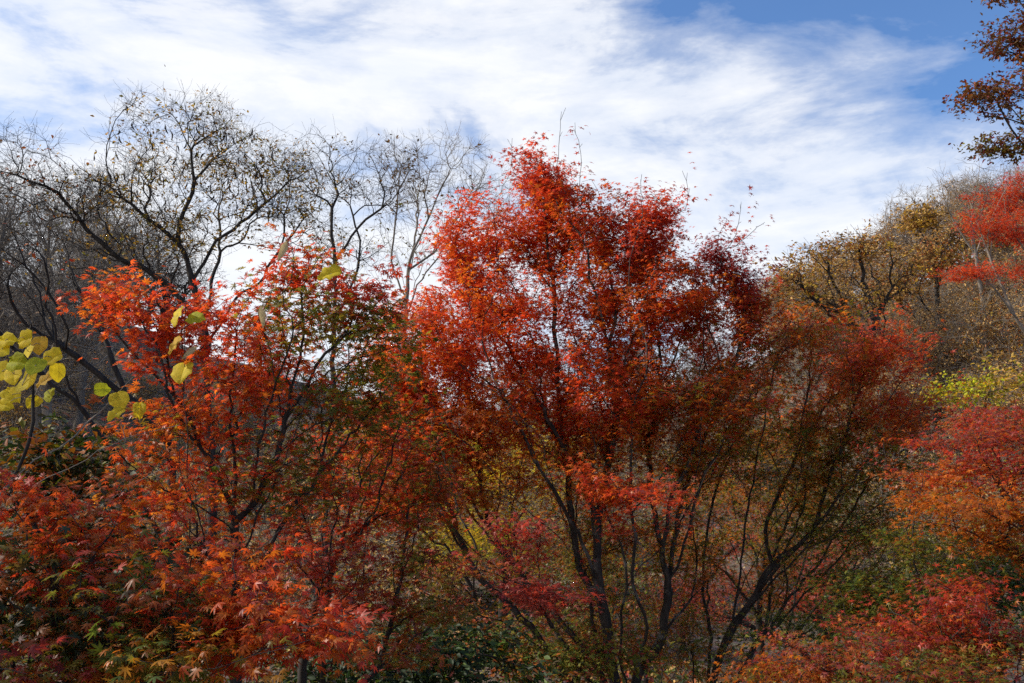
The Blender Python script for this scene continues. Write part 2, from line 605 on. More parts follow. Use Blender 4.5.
def build_tree(name, label, cat, base, limbs, blobs, *, r_base, r_tip, bark, leaf=None, seg=0.12, bf=0.35, lift=0.15, wob=0.012,
               twig=None, stems_r=None, group=None, crown_name='crown', stem_name='stem', dist=None, extra=None, limb_wob=0.02, fan=0.06, fan_bf=0.8):
    """base: (x, y); limbs: list of dict(pts=[(px,py,Y)..] , frm=index or None); blobs: list of dict(e=(px,py,Y,rx,ry,rd,n), tint={..})"""
    z = float(ground_z(*base))
    o = np.array((base[0], base[1], z))
    root = thing(name, label, cat, o, group)
    t = Tree(o)
    ends = {}
    for k, lb in enumerate(limbs):
        pts = [at(*p) for p in lb['pts']]
        if k == 0 or lb.get('root'):
            b0 = o - np.array((0, 0, 0.15))
            if k == 0:
                t.stem([b0] + pts, 1, seg, limb_wob)
            else:
                t.stem(pts, k + 1, seg, limb_wob, start=0)
        else:
            sub = np.where(t.limb[:t.n] == lb.get('frm', 0) + 1)[0]
            i = sub[int(np.argmin(((t.P[sub] - pts[0]) ** 2).sum(1)))]
            t.stem(pts[1:] if len(pts) > 1 else pts, k + 1, seg, limb_wob, start=int(i))
    A, B = [], []
    for i, bl in enumerate(blobs):
        p = ellip(*bl['e'])
        g = ground_z(p[:, 0], p[:, 1]) + 0.12
        p[:, 2] = np.maximum(p[:, 2], g)
        A.append(p)
        B.append(np.full(len(p), i))
    if A:
        A, B = np.concatenate(A), np.concatenate(B)
        first = RNG.random(len(A)) < fan
        t.grow(A[first], B[first], fan_bf, seg, wob, 0.05)     # straight shoots fanning from the stems
        t.grow(A[~first], B[~first], bf, seg, wob, lift)
    if extra:
        extra(t)
    if twig:
        nodes = [i for i, _ in t.tips]
        if twig.get('all'):
            kids = np.bincount(t.par[1:t.n], minlength=t.n)
            thin = np.where((t.limb[:t.n] == 0) & (RNG.random(t.n) < twig['all']))[0]
            nodes = nodes + list(thin)
        t.twiglets(nodes, twig['count'], twig['length'], twig.get('spread', 0.55), twig.get('up', 0.3), twig.get('segs', 2))
    t.finish(r_base, r_tip)
    px = (dist or base[1]) / F
    lim = t.limb[:t.n]
    stems_r = stems_r or r_tip * 4
    n_limbs = len(limbs)
    for k in range(1, n_limbs + 1):
        sel = (lim == k)
        w = t.wood(sel, px)
        if w:
            me = make_mesh(stem_name if k > 1 else ('trunk' if n_limbs > 0 else 'stem'), w[0] - o, w[1], bark)
            link('trunk' if k == 1 else stem_name, me, root)
    w = t.wood(lim == 0, px)
    if w:
        link('twigs', make_mesh('twigs', w[0] - o, w[1], bark), root)
    if leaf:
        lf = dict(leaf)
        link(crown_name, foliage(t, blobs, **lf), root)
    return root, t


# ------------------------------------------------------------------ ground
def build_ground():
    s = np.linspace(-1, 1, 221)
    xs = np.sinh(s * 5.0) / math.sinh(5.0) * 1500
    t = np.linspace(0, 1, 261)
    ys = -30 + np.concatenate([np.linspace(0, 110, 200), 110 + (np.linspace(0, 1, 61)[1:] ** 2) * 2500])
    X, Y = np.meshgrid(xs, ys)
    Z = ground_z(X, Y)
    V = np.stack([X, Y, Z], -1).reshape(-1, 3)
    nx, ny = len(xs), len(ys)
    i = np.arange(nx - 1)[None] + nx * np.arange(ny - 1)[:, None]
    q = np.stack([i, i + 1, i + nx + 1, i + nx], -1).reshape(-1, 4)
    o = link('ground', make_mesh('ground', V, [q], M_GROUND))
    o['kind'] = 'structure'


build_ground()

# ================================================================== the maple in the middle
R_ = lambda **k: k
RED = R_(red=5, scarlet=4, crimson=2, orange=2)
REDTOP = R_(red=4, crimson=4, scarlet=2, wine=1.2)
ORNG = R_(orange=4, scarlet=3, red=2, rust=2, olive=1)
MIXED = R_(rust=3, orange=2, olive=3, red=1.5, brown=1)
OLIVE = R_(olive=4, rust=2, green=3, orange=1.2)
CRIM = R_(crimson=4, rose=3, red=2, wine=1)
GREENISH = R_(green=4, olive=3, deep=2, rust=1)
FIRE = R_(scarlet=4, orange=3, red=3, amber=1)

YC = 9.0
c_limbs = [
    R_(pts=[(618, 700, 9.0), (612, 640, 9.0), (606, 590, 9.0), (600, 534, 9.1), (606, 480, 9.2), (616, 430, 9.2), (618, 380, 9.2), (604, 320, 9.1), (589, 247, 9.1), (583, 205, 9.1)]),
    R_(root=1, pts=[(600, 700, 8.7), (560, 640, 8.5), (514, 582, 8.3), (467, 534, 8.0), (434, 496, 7.8), (404, 450, 7.6), (385, 410, 7.5)]),
    R_(root=1, pts=[(606, 690, 9.2), (560, 625, 9.4), (523, 580, 9.6), (500, 550, 9.8), (471, 513, 10.0), (453, 490, 10.1), (425, 440, 10.2)]),
    R_(frm=0, pts=[(610, 625, 9.0), (593, 578, 8.8), (570, 548, 8.6), (542, 520, 8.4), (514, 491, 8.3), (490, 466, 8.2), (460, 440, 8.1), (430, 405, 8.0), (402, 360, 8.0)]),
    R_(frm=0, pts=[(610, 610, 9.0), (589, 557, 8.8), (574, 522, 8.7), (560, 487, 8.6), (546, 468, 8.6), (532, 440, 8.5), (512, 400, 8.5), (490, 350, 8.5), (474, 310, 8.6), (458, 262, 8.7)]),
    R_(frm=0, pts=[(608, 600, 9.0), (584, 571, 9.4), (575, 520, 9.6), (570, 463, 9.7), (562, 400, 9.7), (545, 345, 9.6), (532, 318, 9.5), (510, 290, 9.5), (492, 255, 9.5), (480, 215, 9.5)]),
    R_(frm=5, pts=[(562, 400, 9.7), (556, 330, 9.8), (549, 252, 9.9), (545, 195, 9.9), (540, 160, 9.9)]),
    R_(root=1, pts=[(630, 690, 8.9), (645, 630, 8.7), (633, 589, 8.6), (632, 528, 8.6), (628, 487, 8.6), (633, 410, 8.6), (648, 366, 8.6), (640, 320, 8.7), (628, 285, 8.8), (640, 225, 9.0)]),
    R_(frm=7, pts=[(633, 430, 8.6), (611, 408, 8.3), (585, 379, 8.1), (560, 345, 8.0), (545, 310, 8.0)]),
    R_(frm=7, pts=[(632, 520, 8.6), (670, 470, 8.9), (690, 420, 9.2), (700, 350, 9.4), (706, 300, 9.5), (722, 255, 9.6)]),
    R_(frm=0, pts=[(610, 620, 9.0), (560, 600, 8.2), (520, 590, 7.8), (470, 585, 7.4), (430, 560, 7.2)]),
    R_(root=1, pts=[(634, 690, 9.1), (660, 640, 9.2), (672, 590, 9.2), (668, 540, 9.2), (676, 490, 9.2), (700, 430, 9.3), (730, 370, 9.5), (752, 310, 9.7)]),
    R_(root=1, pts=[(625, 690, 8.8), (620, 640, 8.5), (628, 590, 8.3), (650, 555, 8.2), (672, 533, 8.1), (690, 500, 8.0), (715, 460, 8.0)]),
    R_(root=1, pts=[(596, 695, 8.9), (545, 655, 8.3), (500, 625, 8.0), (460, 610, 7.8), (420, 590, 7.6)]),
    R_(frm=1, pts=[(480, 548, 8.1), (455, 505, 8.2), (440, 455, 8.3), (430, 400, 8.5), (420, 340, 8.7)]),
    R_(frm=4, pts=[(560, 487, 8.6), (540, 440, 8.3), (500, 400, 8.2), (455, 360, 8.2), (430, 320, 8.3)]),
    R_(frm=0, pts=[(602, 560, 9.0), (590, 500, 8.8), (596, 440, 8.7), (580, 390, 8.7), (590, 330, 8.8), (620, 270, 9.0)]),
    R_(frm=11, pts=[(672, 590, 9.2), (690, 540, 9.0), (702, 480, 9.0), (735, 420, 9.1), (770, 370, 9.3)]),
]
c_blobs = [
    R_(e=(535, 190, 10.2, 38, 42, 0.9, 150), tint=R_(red=5, crimson=2, scarlet=3), dens=0.9),
    R_(e=(575, 235, 10.2, 75, 52, 1.2, 300), tint=R_(red=4, scarlet=3, orange=2, rust=2, crimson=1)),
    R_(e=(475, 245, 9.9, 42, 50, 1.1, 190), tint=R_(red=5, scarlet=4, orange=1, crimson=1)),
    R_(e=(645, 232, 9.9, 45, 32, 1.1, 150), tint=R_(red=4, crimson=2, scarlet=3)),
    R_(e=(625, 295, 9.9, 90, 55, 1.4, 330), tint=R_(red=4, scarlet=4, orange=3, rust=1)),
    R_(e=(490, 320, 9.6, 85, 55, 1.4, 370), tint=R_(red=4, scarlet=4, orange=2)),
    R_(e=(415, 350, 9.2, 50, 60, 1.2, 210), tint=FIRE),
    R_(e=(430, 420, 9.2, 55, 40, 1.2, 150), tint=R_(scarlet=3, orange=3, red=2, rust=2)),
    R_(e=(722, 255, 10.2, 22, 32, 0.7, 60), tint=R_(crimson=3, wine=1, red=4)),
    R_(e=(748, 285, 10.2, 28, 28, 0.8, 80), tint=R_(crimson=3, wine=1, red=4)),
    R_(e=(700, 315, 10.0, 70, 50, 1.3, 180), tint=R_(red=3, rust=2, scarlet=4, orange=3)),
    R_(e=(770, 345, 10.2, 75, 50, 1.3, 150), tint=R_(red=2, rust=2, olive=3, orange=4), dens=0.7),
    R_(e=(580, 385, 9.6, 95, 55, 1.5, 380), tint=R_(red=3, scarlet=3, orange=3, rust=1)),
    R_(e=(480, 410, 9.4, 70, 45, 1.4, 190), tint=R_(rust=2, orange=4, scarlet=2, amber=1)),
    R_(e=(680, 395, 9.6, 90, 60, 1.4, 310), tint=R_(red=2, orange=4, scarlet=2, rust=2, olive=3)),
    R_(e=(590, 445, 9.6, 95, 32, 1.4, 150), tint=R_(orange=3, rust=2, amber=2, olive=2, red=1), dens=0.8),
    R_(e=(710, 450, 9.8, 75, 32, 1.2, 120), tint=R_(rust=2, orange=2, olive=5, amber=2), dens=0.8),
    R_(e=(400, 480, 9.0, 65, 55, 1.1, 170), tint=R_(scarlet=3, red=3, rust=2, olive=2, rose=1), dens=0.9),
    R_(e=(395, 395, 9.3, 55, 70, 1.1, 210), tint=R_(scarlet=3, orange=3, red=2, rust=2)),
    R_(e=(495, 470, 10.0, 100, 42, 1.2, 170), tint=R_(orange=4, amber=3, olive=2, rust=2), dens=0.75),
    R_(e=(630, 535, 10.2, 120, 55, 1.2, 200), tint=R_(olive=4, rust=2, orange=4, green=1), dens=0.8),
    R_(e=(560, 630, 9.8, 130, 40, 0.9, 150), tint=R_(olive=3, rust=3, rose=2, green=2), dens=0.75),
    R_(e=(590, 478, 7.9, 32, 12, 0.5, 30), tint=R_(scarlet=4, red=3, orange=2), dens=0.7),
    R_(e=(645, 490, 7.9, 55, 15, 0.6, 50), tint=R_(scarlet=3, red=3, orange=2, rose=2), dens=0.7),
    R_(e=(520, 528, 8.0, 42, 9, 0.6, 32), tint=R_(rose=3, crimson=2, red=2), dens=0.7),
    R_(e=(545, 592, 7.8, 60, 9, 0.6, 45), tint=R_(rose=3, crimson=3, red=1), dens=0.7),
    R_(e=(450, 560, 7.6, 60, 16, 0.7, 40), tint=R_(crimson=2, rose=2, olive=2, rust=2), dens=0.7),
    R_(e=(560, 170, 10.2, 6, 6, 0.1, 1), tint=R_(crimson=2, red=2), dens=0.12),
]


def shoots(t):
    """a few long bare shoots standing out of the top"""
    for px, py, Y, tx, ty in ((566, 190, 9.6, 562, 112), (578, 190, 9.6, 574, 128), (676, 225, 9.2, 683, 172), (730, 240, 9.6, 742, 203), (752, 262, 9.6, 766, 222), (520, 175, 9.6, 512, 138), (645, 205, 9.2, 640, 180)):
        i = t.nearest(at(px, py, Y))
        a, b = t.P[i].copy(), at(tx, ty, Y)
        cur = i
        bow = RNG.normal(0, 0.07, 3)
        for j in range(1, 9):
            u_ = j / 8
            cur = t.add(a + (b - a) * u_ + bow * math.sin(math.pi * u_) + RNG.normal(0, 0.007, 3), cur, 0)
            if j in (5, 7):
                side = t.add(t.P[cur] + (b - a) * 0.12 + RNG.normal(0, 0.04, 3), cur, 0)
                t.tips.append((side, len(c_blobs) - 1))
        t.tips.append((cur, len(c_blobs) - 1))


base_c = at(618, 700, YC)[:2]
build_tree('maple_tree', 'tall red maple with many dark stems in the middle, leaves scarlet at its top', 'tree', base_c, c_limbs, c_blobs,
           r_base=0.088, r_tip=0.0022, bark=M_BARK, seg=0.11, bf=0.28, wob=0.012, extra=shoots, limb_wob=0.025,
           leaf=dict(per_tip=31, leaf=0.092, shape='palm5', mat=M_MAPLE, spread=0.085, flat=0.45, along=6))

# ================================================================== the maple right of the middle
d_limbs = [
    R_(pts=[(712, 700, 10.0), (730, 640, 10.0), (751, 605, 10.0), (774, 566, 10.0), (800, 547, 10.0), (820, 520, 10.0), (832, 470, 10.0), (850, 410, 10.1), (872, 345, 10.2)]),
    R_(root=1, pts=[(708, 690, 10.2), (709, 636, 10.3), (705, 590, 10.4), (705, 540, 10.4), (710, 500, 10.5), (724, 460, 10.5), (745, 410, 10.5)]),
    R_(root=1, pts=[(716, 690, 9.8), (730, 630, 9.8), (740, 574, 9.8), (747, 516, 9.8), (757, 459, 9.9), (770, 400, 10.0), (780, 350, 10.0)]),
    R_(frm=0, pts=[(740, 622, 10.0), (772, 585, 9.6), (806, 550, 9.4), (845, 495, 9.3), (872, 440, 9.3), (893, 385, 9.4)]),
    R_(root=1, pts=[(700, 690, 10.1), (684, 620, 10.1), (676, 562, 10.0), (690, 520, 9.9), (705, 470, 9.9)]),
    R_(frm=0, pts=[(765, 590, 10.0), (800, 590, 9.5), (850, 575, 9.1), (900, 560, 8.8), (950, 548, 8.6)]),
    R_(frm=0, pts=[(774, 566, 10.0), (770, 520, 10.3), (790, 470, 10.5), (805, 420, 10.5), (812, 360, 10.6)]),
    R_(frm=2, pts=[(735, 600, 9.8), (765, 540, 9.5), (790, 500, 9.4), (806, 450, 9.4)]),
    R_(root=1, pts=[(694, 695, 9.7), (690, 640, 9.6), (700, 580, 9.5), (722, 530, 9.4), (735, 480, 9.4), (760, 430, 9.5), (790, 380, 9.6)]),
    R_(frm=0, pts=[(756, 598, 10.0), (790, 560, 9.7), (825, 520, 9.6), (860, 470, 9.6), (905, 420, 9.7), (925, 370, 9.8)]),
    R_(frm=3, pts=[(806, 550, 9.4), (850, 525, 9.2), (890, 495, 9.2), (930, 450, 9.3)]),
]
d_blobs = [
    R_(e=(795, 330, 10.7, 50, 38, 1.2, 130), tint=R_(rust=2, orange=4, red=2, olive=2)),
    R_(e=(872, 345, 10.6, 55, 36, 1.1, 200), tint=R_(red=4, scarlet=3, rust=1, orange=2)),
    R_(e=(815, 395, 10.6, 80, 48, 1.4, 280), tint=R_(rust=1, red=1, orange=4, scarlet=2, olive=4, amber=1)),
    R_(e=(885, 405, 10.2, 55, 45, 1.2, 210), tint=R_(red=3, rust=2, orange=4)),
    R_(e=(780, 455, 10.5, 95, 42, 1.4, 270), tint=R_(olive=6, green=2, amber=2, rust=1, orange=1)),
    R_(e=(875, 470, 10.0, 62, 42, 1.2, 200), tint=R_(olive=6, green=2, rust=1, orange=2)),
    R_(e=(815, 510, 10.3, 85, 22, 1.2, 90), tint=R_(olive=4, green=2, rust=1), dens=0.7),
    R_(e=(890, 530, 9.2, 65, 18, 0.9, 80), tint=R_(olive=4, green=2, rust=2), dens=0.7),
    R_(e=(770, 550, 10.9, 105, 50, 1.2, 190), tint=R_(olive=4, orange=3, amber=1, green=2), dens=0.85),
    R_(e=(690, 640, 9.6, 70, 26, 1.0, 70), tint=R_(olive=3, amber=2, green=2, rust=1), dens=0.6),
]
base_d = at(712, 700, 10.0)[:2]
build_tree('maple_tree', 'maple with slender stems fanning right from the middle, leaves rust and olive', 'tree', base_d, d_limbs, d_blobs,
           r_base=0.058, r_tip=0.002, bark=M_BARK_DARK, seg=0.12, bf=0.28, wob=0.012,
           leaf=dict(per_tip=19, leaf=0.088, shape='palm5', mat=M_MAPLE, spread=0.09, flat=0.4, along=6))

# ================================================================== young maple at the left
a_limbs = [
    R_(pts=[(235, 683, 4.6), (236, 600, 4.6), (236, 522, 4.6), (217, 481, 4.6), (195, 428, 4.6), (166, 387, 4.6), (139, 356, 4.6), (116, 322, 4.6), (98, 293, 4.6)]),
    R_(frm=0, pts=[(236, 524, 4.6), (253, 503, 4.62), (270, 467, 4.65), (284, 419, 4.7), (292, 385, 4.7), (297, 356, 4.7), (300, 310, 4.7), (292, 262, 4.7)]),
    R_(frm=0, pts=[(236, 528, 4.6), (218, 520, 4.5), (190, 503, 4.4), (165, 490, 4.3), (140, 476, 4.2), (120, 455, 4.1)]),
    R_(frm=0, pts=[(205, 455, 4.6), (185, 425, 4.5), (168, 395, 4.4), (150, 392, 4.3), (130, 380, 4.3)]),
    R_(frm=0, pts=[(180, 408, 4.6), (181, 370, 4.7), (178, 320, 4.8), (180, 290, 4.8)]),
    R_(frm=1, pts=[(284, 419, 4.7), (312, 380, 4.8), (330, 355, 4.8), (365, 320, 4.9), (385, 290, 4.9)]),
    R_(frm=1, pts=[(262, 485, 4.65), (285, 460, 4.9), (318, 445, 5.0), (345, 420, 5.1)]),
]
a_blobs = [
    R_(e=(110, 300, 4.6, 42, 32, 0.35, 55), tint=FIRE),
    R_(e=(165, 330, 4.6, 60, 45, 0.5, 90), tint=RED),
    R_(e=(240, 335, 4.7, 50, 45, 0.6, 75), tint=FIRE),
    R_(e=(300, 265, 4.7, 42, 26, 0.5, 55), tint=R_(red=3, scarlet=2, rust=2, olive=1)),
    R_(e=(310, 320, 4.8, 55, 50, 0.6, 115), tint=R_(olive=4, rust=2, red=2, green=3)),
    R_(e=(372, 290, 4.9, 40, 28, 0.5, 50), tint=R_(red=4, scarlet=2, crimson=2)),
    R_(e=(375, 345, 5.0, 45, 45, 0.6, 95), tint=R_(green=3, olive=3, rust=2)),
    R_(e=(345, 400, 5.0, 70, 45, 0.6, 130), tint=R_(green=4, olive=3, rust=1.5, red=1)),
    R_(e=(250, 390, 4.9, 70, 50, 0.7, 140), tint=R_(scarlet=3, orange=3, red=3, rust=1)),
    R_(e=(165, 425, 4.5, 55, 45, 0.6, 80), tint=R_(orange=3, scarlet=3, rust=2, olive=1)),
    R_(e=(290, 470, 4.8, 75, 40, 0.7, 100), tint=R_(rust=2, red=2, olive=2, green=2)),
    R_(e=(180, 490, 4.5, 60, 35, 0.6, 75), tint=FIRE),
    R_(e=(215, 560, 4.4, 80, 30, 0.5, 70), tint=FIRE),
]
base_a = at(235, 683, 4.6)[:2]
root_a, tree_a = build_tree('maple_tree', 'young maple forking low at the left, with orange and red leaves near the camera', 'tree', base_a, a_limbs, a_blobs,
           r_base=0.027, r_tip=0.0014, bark=M_BARK_DARK, seg=0.06, bf=0.28, wob=0.007, limb_wob=0.012,
           leaf=dict(per_tip=12, leaf=0.060, shape='palm7', mat=M_MAPLE, spread=0.060, flat=0.5, along=4, tilt=0.5))

# ---- a second slim maple just right of it
a2_limbs = [
    R_(pts=[(300, 700, 5.4), (315, 620, 5.4), (340, 560, 5.4), (355, 500, 5.4), (362, 450, 5.4), (385, 400, 5.5)]),
    R_(frm=0, pts=[(345, 545, 5.4), (372, 525, 5.2), (395, 510, 5.1), (420, 500, 5.0)]),
    R_(frm=0, pts=[(325, 590, 5.4), (300, 560, 5.5), (318, 490, 5.6), (340, 440, 5.7)]),
    R_(frm=0, pts=[(318, 615, 5.4), (370, 590, 5.0), (410, 575, 4.8)]),
]
a2_blobs = [
    R_(e=(400, 425, 5.5, 45, 50, 0.6, 70), tint=R_(green=2, olive=2, rust=2, red=3)),
    R_(e=(345, 480, 5.5, 65, 55, 0.7, 125), tint=R_(red=3, scarlet=2, rust=2, olive=2, rose=1)),
    R_(e=(405, 500, 5.3, 45, 35, 0.6, 60), tint=R_(olive=2, green=1, red=3, rust=2)),
    R_(e=(320, 545, 5.0, 70, 30, 0.6, 70), tint=R_(red=3, crimson=2, rose=2, rust=2)),
    R_(e=(400, 560, 5.0, 60, 25, 0.5, 50), tint=R_(rust=2, olive=3, crimson=2)),
    R_(e=(430, 470, 5.6, 40, 50, 0.6, 70), tint=R_(olive=2, green=1, rust=3, red=2, rose=1)),
    R_(e=(350, 600, 4.9, 60, 12, 0.5, 45), tint=R_(rose=2, red=2, rust=3)),
    R_(e=(430, 610, 5.0, 60, 12, 0.5, 45), tint=R_(olive=3, rust=3, crimson=1)),
    R_(e=(400, 660, 4.8, 60, 10, 0.5, 35), tint=R_(rose=2, rust=2, olive=2)),
]
build_tree('maple_tree', 'slim maple between the forked young maple and the tall middle one, dull red and green', 'tree', at(300, 700, 5.4)[:2], a2_limbs, a2_blobs,
           r_base=0.035, r_tip=0.0016, bark=M_BARK_DARK, seg=0.07, bf=0.28, wob=0.008,
           leaf=dict(per_tip=12, leaf=0.060, shape='palm7', mat=M_MAPLE, spread=0.065, flat=0.45, along=4))

# ---- nearest leaves at the bottom left
b_limbs = [
    R_(pts=[(60, 760, 2.9), (90, 690, 2.9), (110, 630, 2.9), (90, 560, 2.9), (60, 500, 2.9)]),
    R_(frm=0, pts=[(110, 635, 2.9), (180, 600, 2.8), (250, 560, 2.8), (280, 530, 2.8)]),
    R_(frm=0, pts=[(100, 665, 2.9), (40, 630, 2.7), (0, 600, 2.6), (-40, 560, 2.5)]),
    R_(frm=0, pts=[(85, 695, 2.9), (160, 680, 2.6), (240, 660, 2.5), (310, 640, 2.5)]),
]
b_blobs = [
    R_(e=(30, 490, 3.0, 60, 30, 0.35, 36), tint=R_(scarlet=3, red=3, rust=3, olive=1)),
    R_(e=(100, 525, 3.1, 65, 35, 0.4, 45), tint=R_(red=3, scarlet=3, rust=2, green=2, orange=3)),
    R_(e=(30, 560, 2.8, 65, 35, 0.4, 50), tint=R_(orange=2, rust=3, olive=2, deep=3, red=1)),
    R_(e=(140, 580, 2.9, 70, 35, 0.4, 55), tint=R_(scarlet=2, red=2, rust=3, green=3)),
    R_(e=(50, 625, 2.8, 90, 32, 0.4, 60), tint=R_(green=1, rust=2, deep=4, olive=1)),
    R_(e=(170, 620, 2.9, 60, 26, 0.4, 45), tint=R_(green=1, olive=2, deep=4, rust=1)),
    R_(e=(250, 580, 2.9, 60, 30, 0.35, 45), tint=R_(scarlet=5, orange=3, rose=1, red=3)),
    R_(e=(300, 640, 2.7, 70, 38, 0.35, 65), tint=R_(scarlet=5, orange=4, red=3, olive=1)),
    R_(e=(190, 655, 2.7, 60, 30, 0.35, 40), tint=R_(olive=3, amber=2, orange=3, green=2)),
    R_(e=(90, 672, 2.9, 80, 18, 0.35, 40), tint=R_(green=3, olive=2, orange=2, rust=2)),
    R_(e=(20, 675, 2.5, 60, 22, 0.3, 30), tint=R_(crimson=3, rust=2, olive=2)),
]
build_tree('maple_tree', 'maple at the bottom left corner, its big pointed leaves the nearest of all', 'tree', at(60, 760, 2.9)[:2], b_limbs, b_blobs,
           r_base=0.028, r_tip=0.0012, bark=M_BARK_DARK, seg=0.05, bf=0.28, wob=0.006,
           leaf=dict(per_tip=13, leaf=0.058, shape='palm7', mat=M_MAPLE, spread=0.06, flat=0.5, along=5, tilt=0.55, droop=0.65))

# ---- maple at the lower right with flat layers
e_limbs = [
    R_(pts=[(1075, 720, 7.2), (1070, 640, 7.2), (1060, 560, 7.2), (1045, 490, 7.2), (1030, 440, 7.2)]),
    R_(frm=0, pts=[(1068, 625, 7.2), (1000, 620, 6.8), (930, 640, 6.6), (860, 655, 6.5), (790, 665, 6.5)]),
    R_(frm=0, pts=[(1062, 580, 7.2), (1010, 550, 7.2), (960, 530, 7.2), (915, 520, 7.2)]),
    R_(frm=0, pts=[(1055, 530, 7.2), (1000, 480, 7.4), (960, 450, 7.6), (930, 435, 7.7)]),
    R_(frm=0, pts=[(1066, 600, 7.2), (1000, 575, 7.8), (940, 570, 8.1), (870, 575, 8.4)]),
]
EC = R_(crimson=4, rose=1, red=3, rust=3, orange=1)
e_blobs = [
    R_(e=(1000, 418, 7.9, 55, 9, 0.9, 70), tint=EC, dens=0.8),
    R_(e=(960, 440, 7.6, 70, 10, 0.9, 85), tint=EC, dens=0.8),
    R_(e=(990, 466, 7.3, 55, 9, 0.8, 60), tint=EC, dens=0.8),
    R_(e=(940, 478, 7.7, 55, 10, 0.8, 60), tint=R_(orange=3, rust=3, red=1), dens=0.8),
    R_(e=(970, 505, 7.2, 70, 14, 0.8, 100), tint=R_(orange=4, rust=3, amber=1, olive=1)),
    R_(e=(1005, 545, 7.2, 45, 12, 0.8, 50), tint=R_(orange=3, rust=3, olive=2)),
    R_(e=(925, 545, 8.0, 65, 16, 0.8, 80), tint=GREENISH),
    R_(e=(890, 585, 8.2, 95, 24, 0.9, 150), tint=GREENISH),
    R_(e=(850, 622, 8.0, 80, 16, 0.8, 80), tint=R_(green=3, deep=2, olive=3)),
    R_(e=(985, 590, 6.9, 55, 8, 0.5, 45), tint=EC, dens=0.7),
    R_(e=(935, 612, 6.7, 70, 8, 0.5, 60), tint=EC, dens=0.7),
    R_(e=(880, 630, 6.5, 60, 8, 0.5, 50), tint=EC, dens=0.7),
    R_(e=(820, 652, 6.5, 60, 9, 0.5, 50), tint=R_(rose=2, rust=3, crimson=2, olive=1), dens=0.7),
    R_(e=(1000, 640, 6.7, 55, 14, 0.6, 70), tint=R_(crimson=2, wine=2, rust=2, green=2)),
    R_(e=(920, 655, 6.6, 80, 12, 0.6, 70), tint=R_(olive=3, green=2, rust=2, crimson=1)),
    R_(e=(770, 668, 6.5, 60, 14, 0.5, 45), tint=R_(rust=3, orange=2, olive=2, crimson=1)),
    R_(e=(960, 676, 5.9, 110, 16, 0.5, 90), tint=R_(crimson=2, rust=3, olive=2, green=2)),
]
build_tree('maple_tree', 'maple at the lower right edge with flat crimson, orange and dark green layers', 'tree', at(1075, 720, 7.2)[:2], e_limbs, e_blobs,
           r_base=0.06, r_tip=0.002, bark=M_BARK_DARK, seg=0.10, bf=0.28, wob=0.010, lift=0.05,
           leaf=dict(per_tip=26, leaf=0.074, shape='palm5', mat=M_MAPLE, spread=0.09, flat=0.28, along=5, mixing=0.45))

# ================================================================== trees behind the maples
build_tree('yellow_tree', 'yellow leaved tree standing behind the stems of the tall middle maple', 'tree', at(500, 600, 17)[:2],
           [R_(pts=[(505, 560, 17), (510, 500, 17), (505, 440, 17)]), R_(frm=0, pts=[(508, 530, 17), (470, 490, 16.5), (440, 460, 16)]), R_(frm=0, pts=[(509, 520, 17), (545, 480, 17.5), (570, 450, 17.5)])],
           [R_(e=(500, 470, 17, 90, 45, 1.8, 220), tint=R_(yellow=4, gold=4, amber=1)), R_(e=(480, 540, 16.5, 70, 30, 1.5, 110), tint=R_(gold=3, lime=1, olive=2)), R_(e=(560, 560, 17, 60, 25, 1.5, 70), tint=R_(gold=2, olive=2))],
           r_base=0.11, r_tip=0.004, bark=M_BARK_DARK, seg=0.2, leaf=dict(per_tip=34, leaf=0.10, shape='palm5', mat=M_YELLOW, spread=0.2, flat=0.4))
build_tree('maple_tree', 'salmon red maple behind the fanning stems, low over the ground', 'tree', at(830, 660, 15)[:2],
           [R_(pts=[(828, 640, 15), (815, 600, 15), (805, 560, 15)]), R_(frm=0, pts=[(822, 620, 15), (790, 600, 14.8), (760, 585, 14.6)]), R_(frm=0, pts=[(820, 615, 15), (850, 590, 15.2), (875, 570, 15.3)])],
           [R_(e=(720, 590, 15, 70, 30, 1.2, 140), tint=R_(rose=2, rust=3, crimson=2)), R_(e=(815, 590, 15, 50, 42, 1.2, 190), tint=R_(rose=4, scarlet=3, red=1)), R_(e=(840, 545, 15, 40, 18, 1.0, 60), tint=R_(rose=3, scarlet=2))],
           r_base=0.09, r_tip=0.004, bark=M_BARK_DARK, seg=0.18, leaf=dict(per_tip=24, leaf=0.075, shape='palm5', mat=M_MAPLE, spread=0.13, flat=0.35))
build_tree('maple_tree', 'small dusky red maple seen through the gap between the two multi stemmed maples', 'tree', at(680, 660, 16)[:2],
           [R_(pts=[(680, 640, 16), (684, 590, 16), (690, 540, 16), (700, 480, 16)]), R_(frm=0, pts=[(684, 590, 16), (660, 560, 15.8), (650, 540, 15.6)])],
           [R_(e=(680, 590, 16, 55, 30, 1.2, 100), tint=R_(rose=2, crimson=3, rust=2)), R_(e=(740, 530, 16, 60, 30, 1.2, 110), tint=R_(rose=3, rust=2, scarlet=2)), R_(e=(715, 470, 16, 40, 18, 1, 40), tint=R_(scarlet=3, rose=2))],
           r_base=0.09, r_tip=0.004, bark=M_BARK_DARK, seg=0.18, leaf=dict(per_tip=22, leaf=0.075, shape='palm5', mat=M_MAPLE, spread=0.14, flat=0.35))

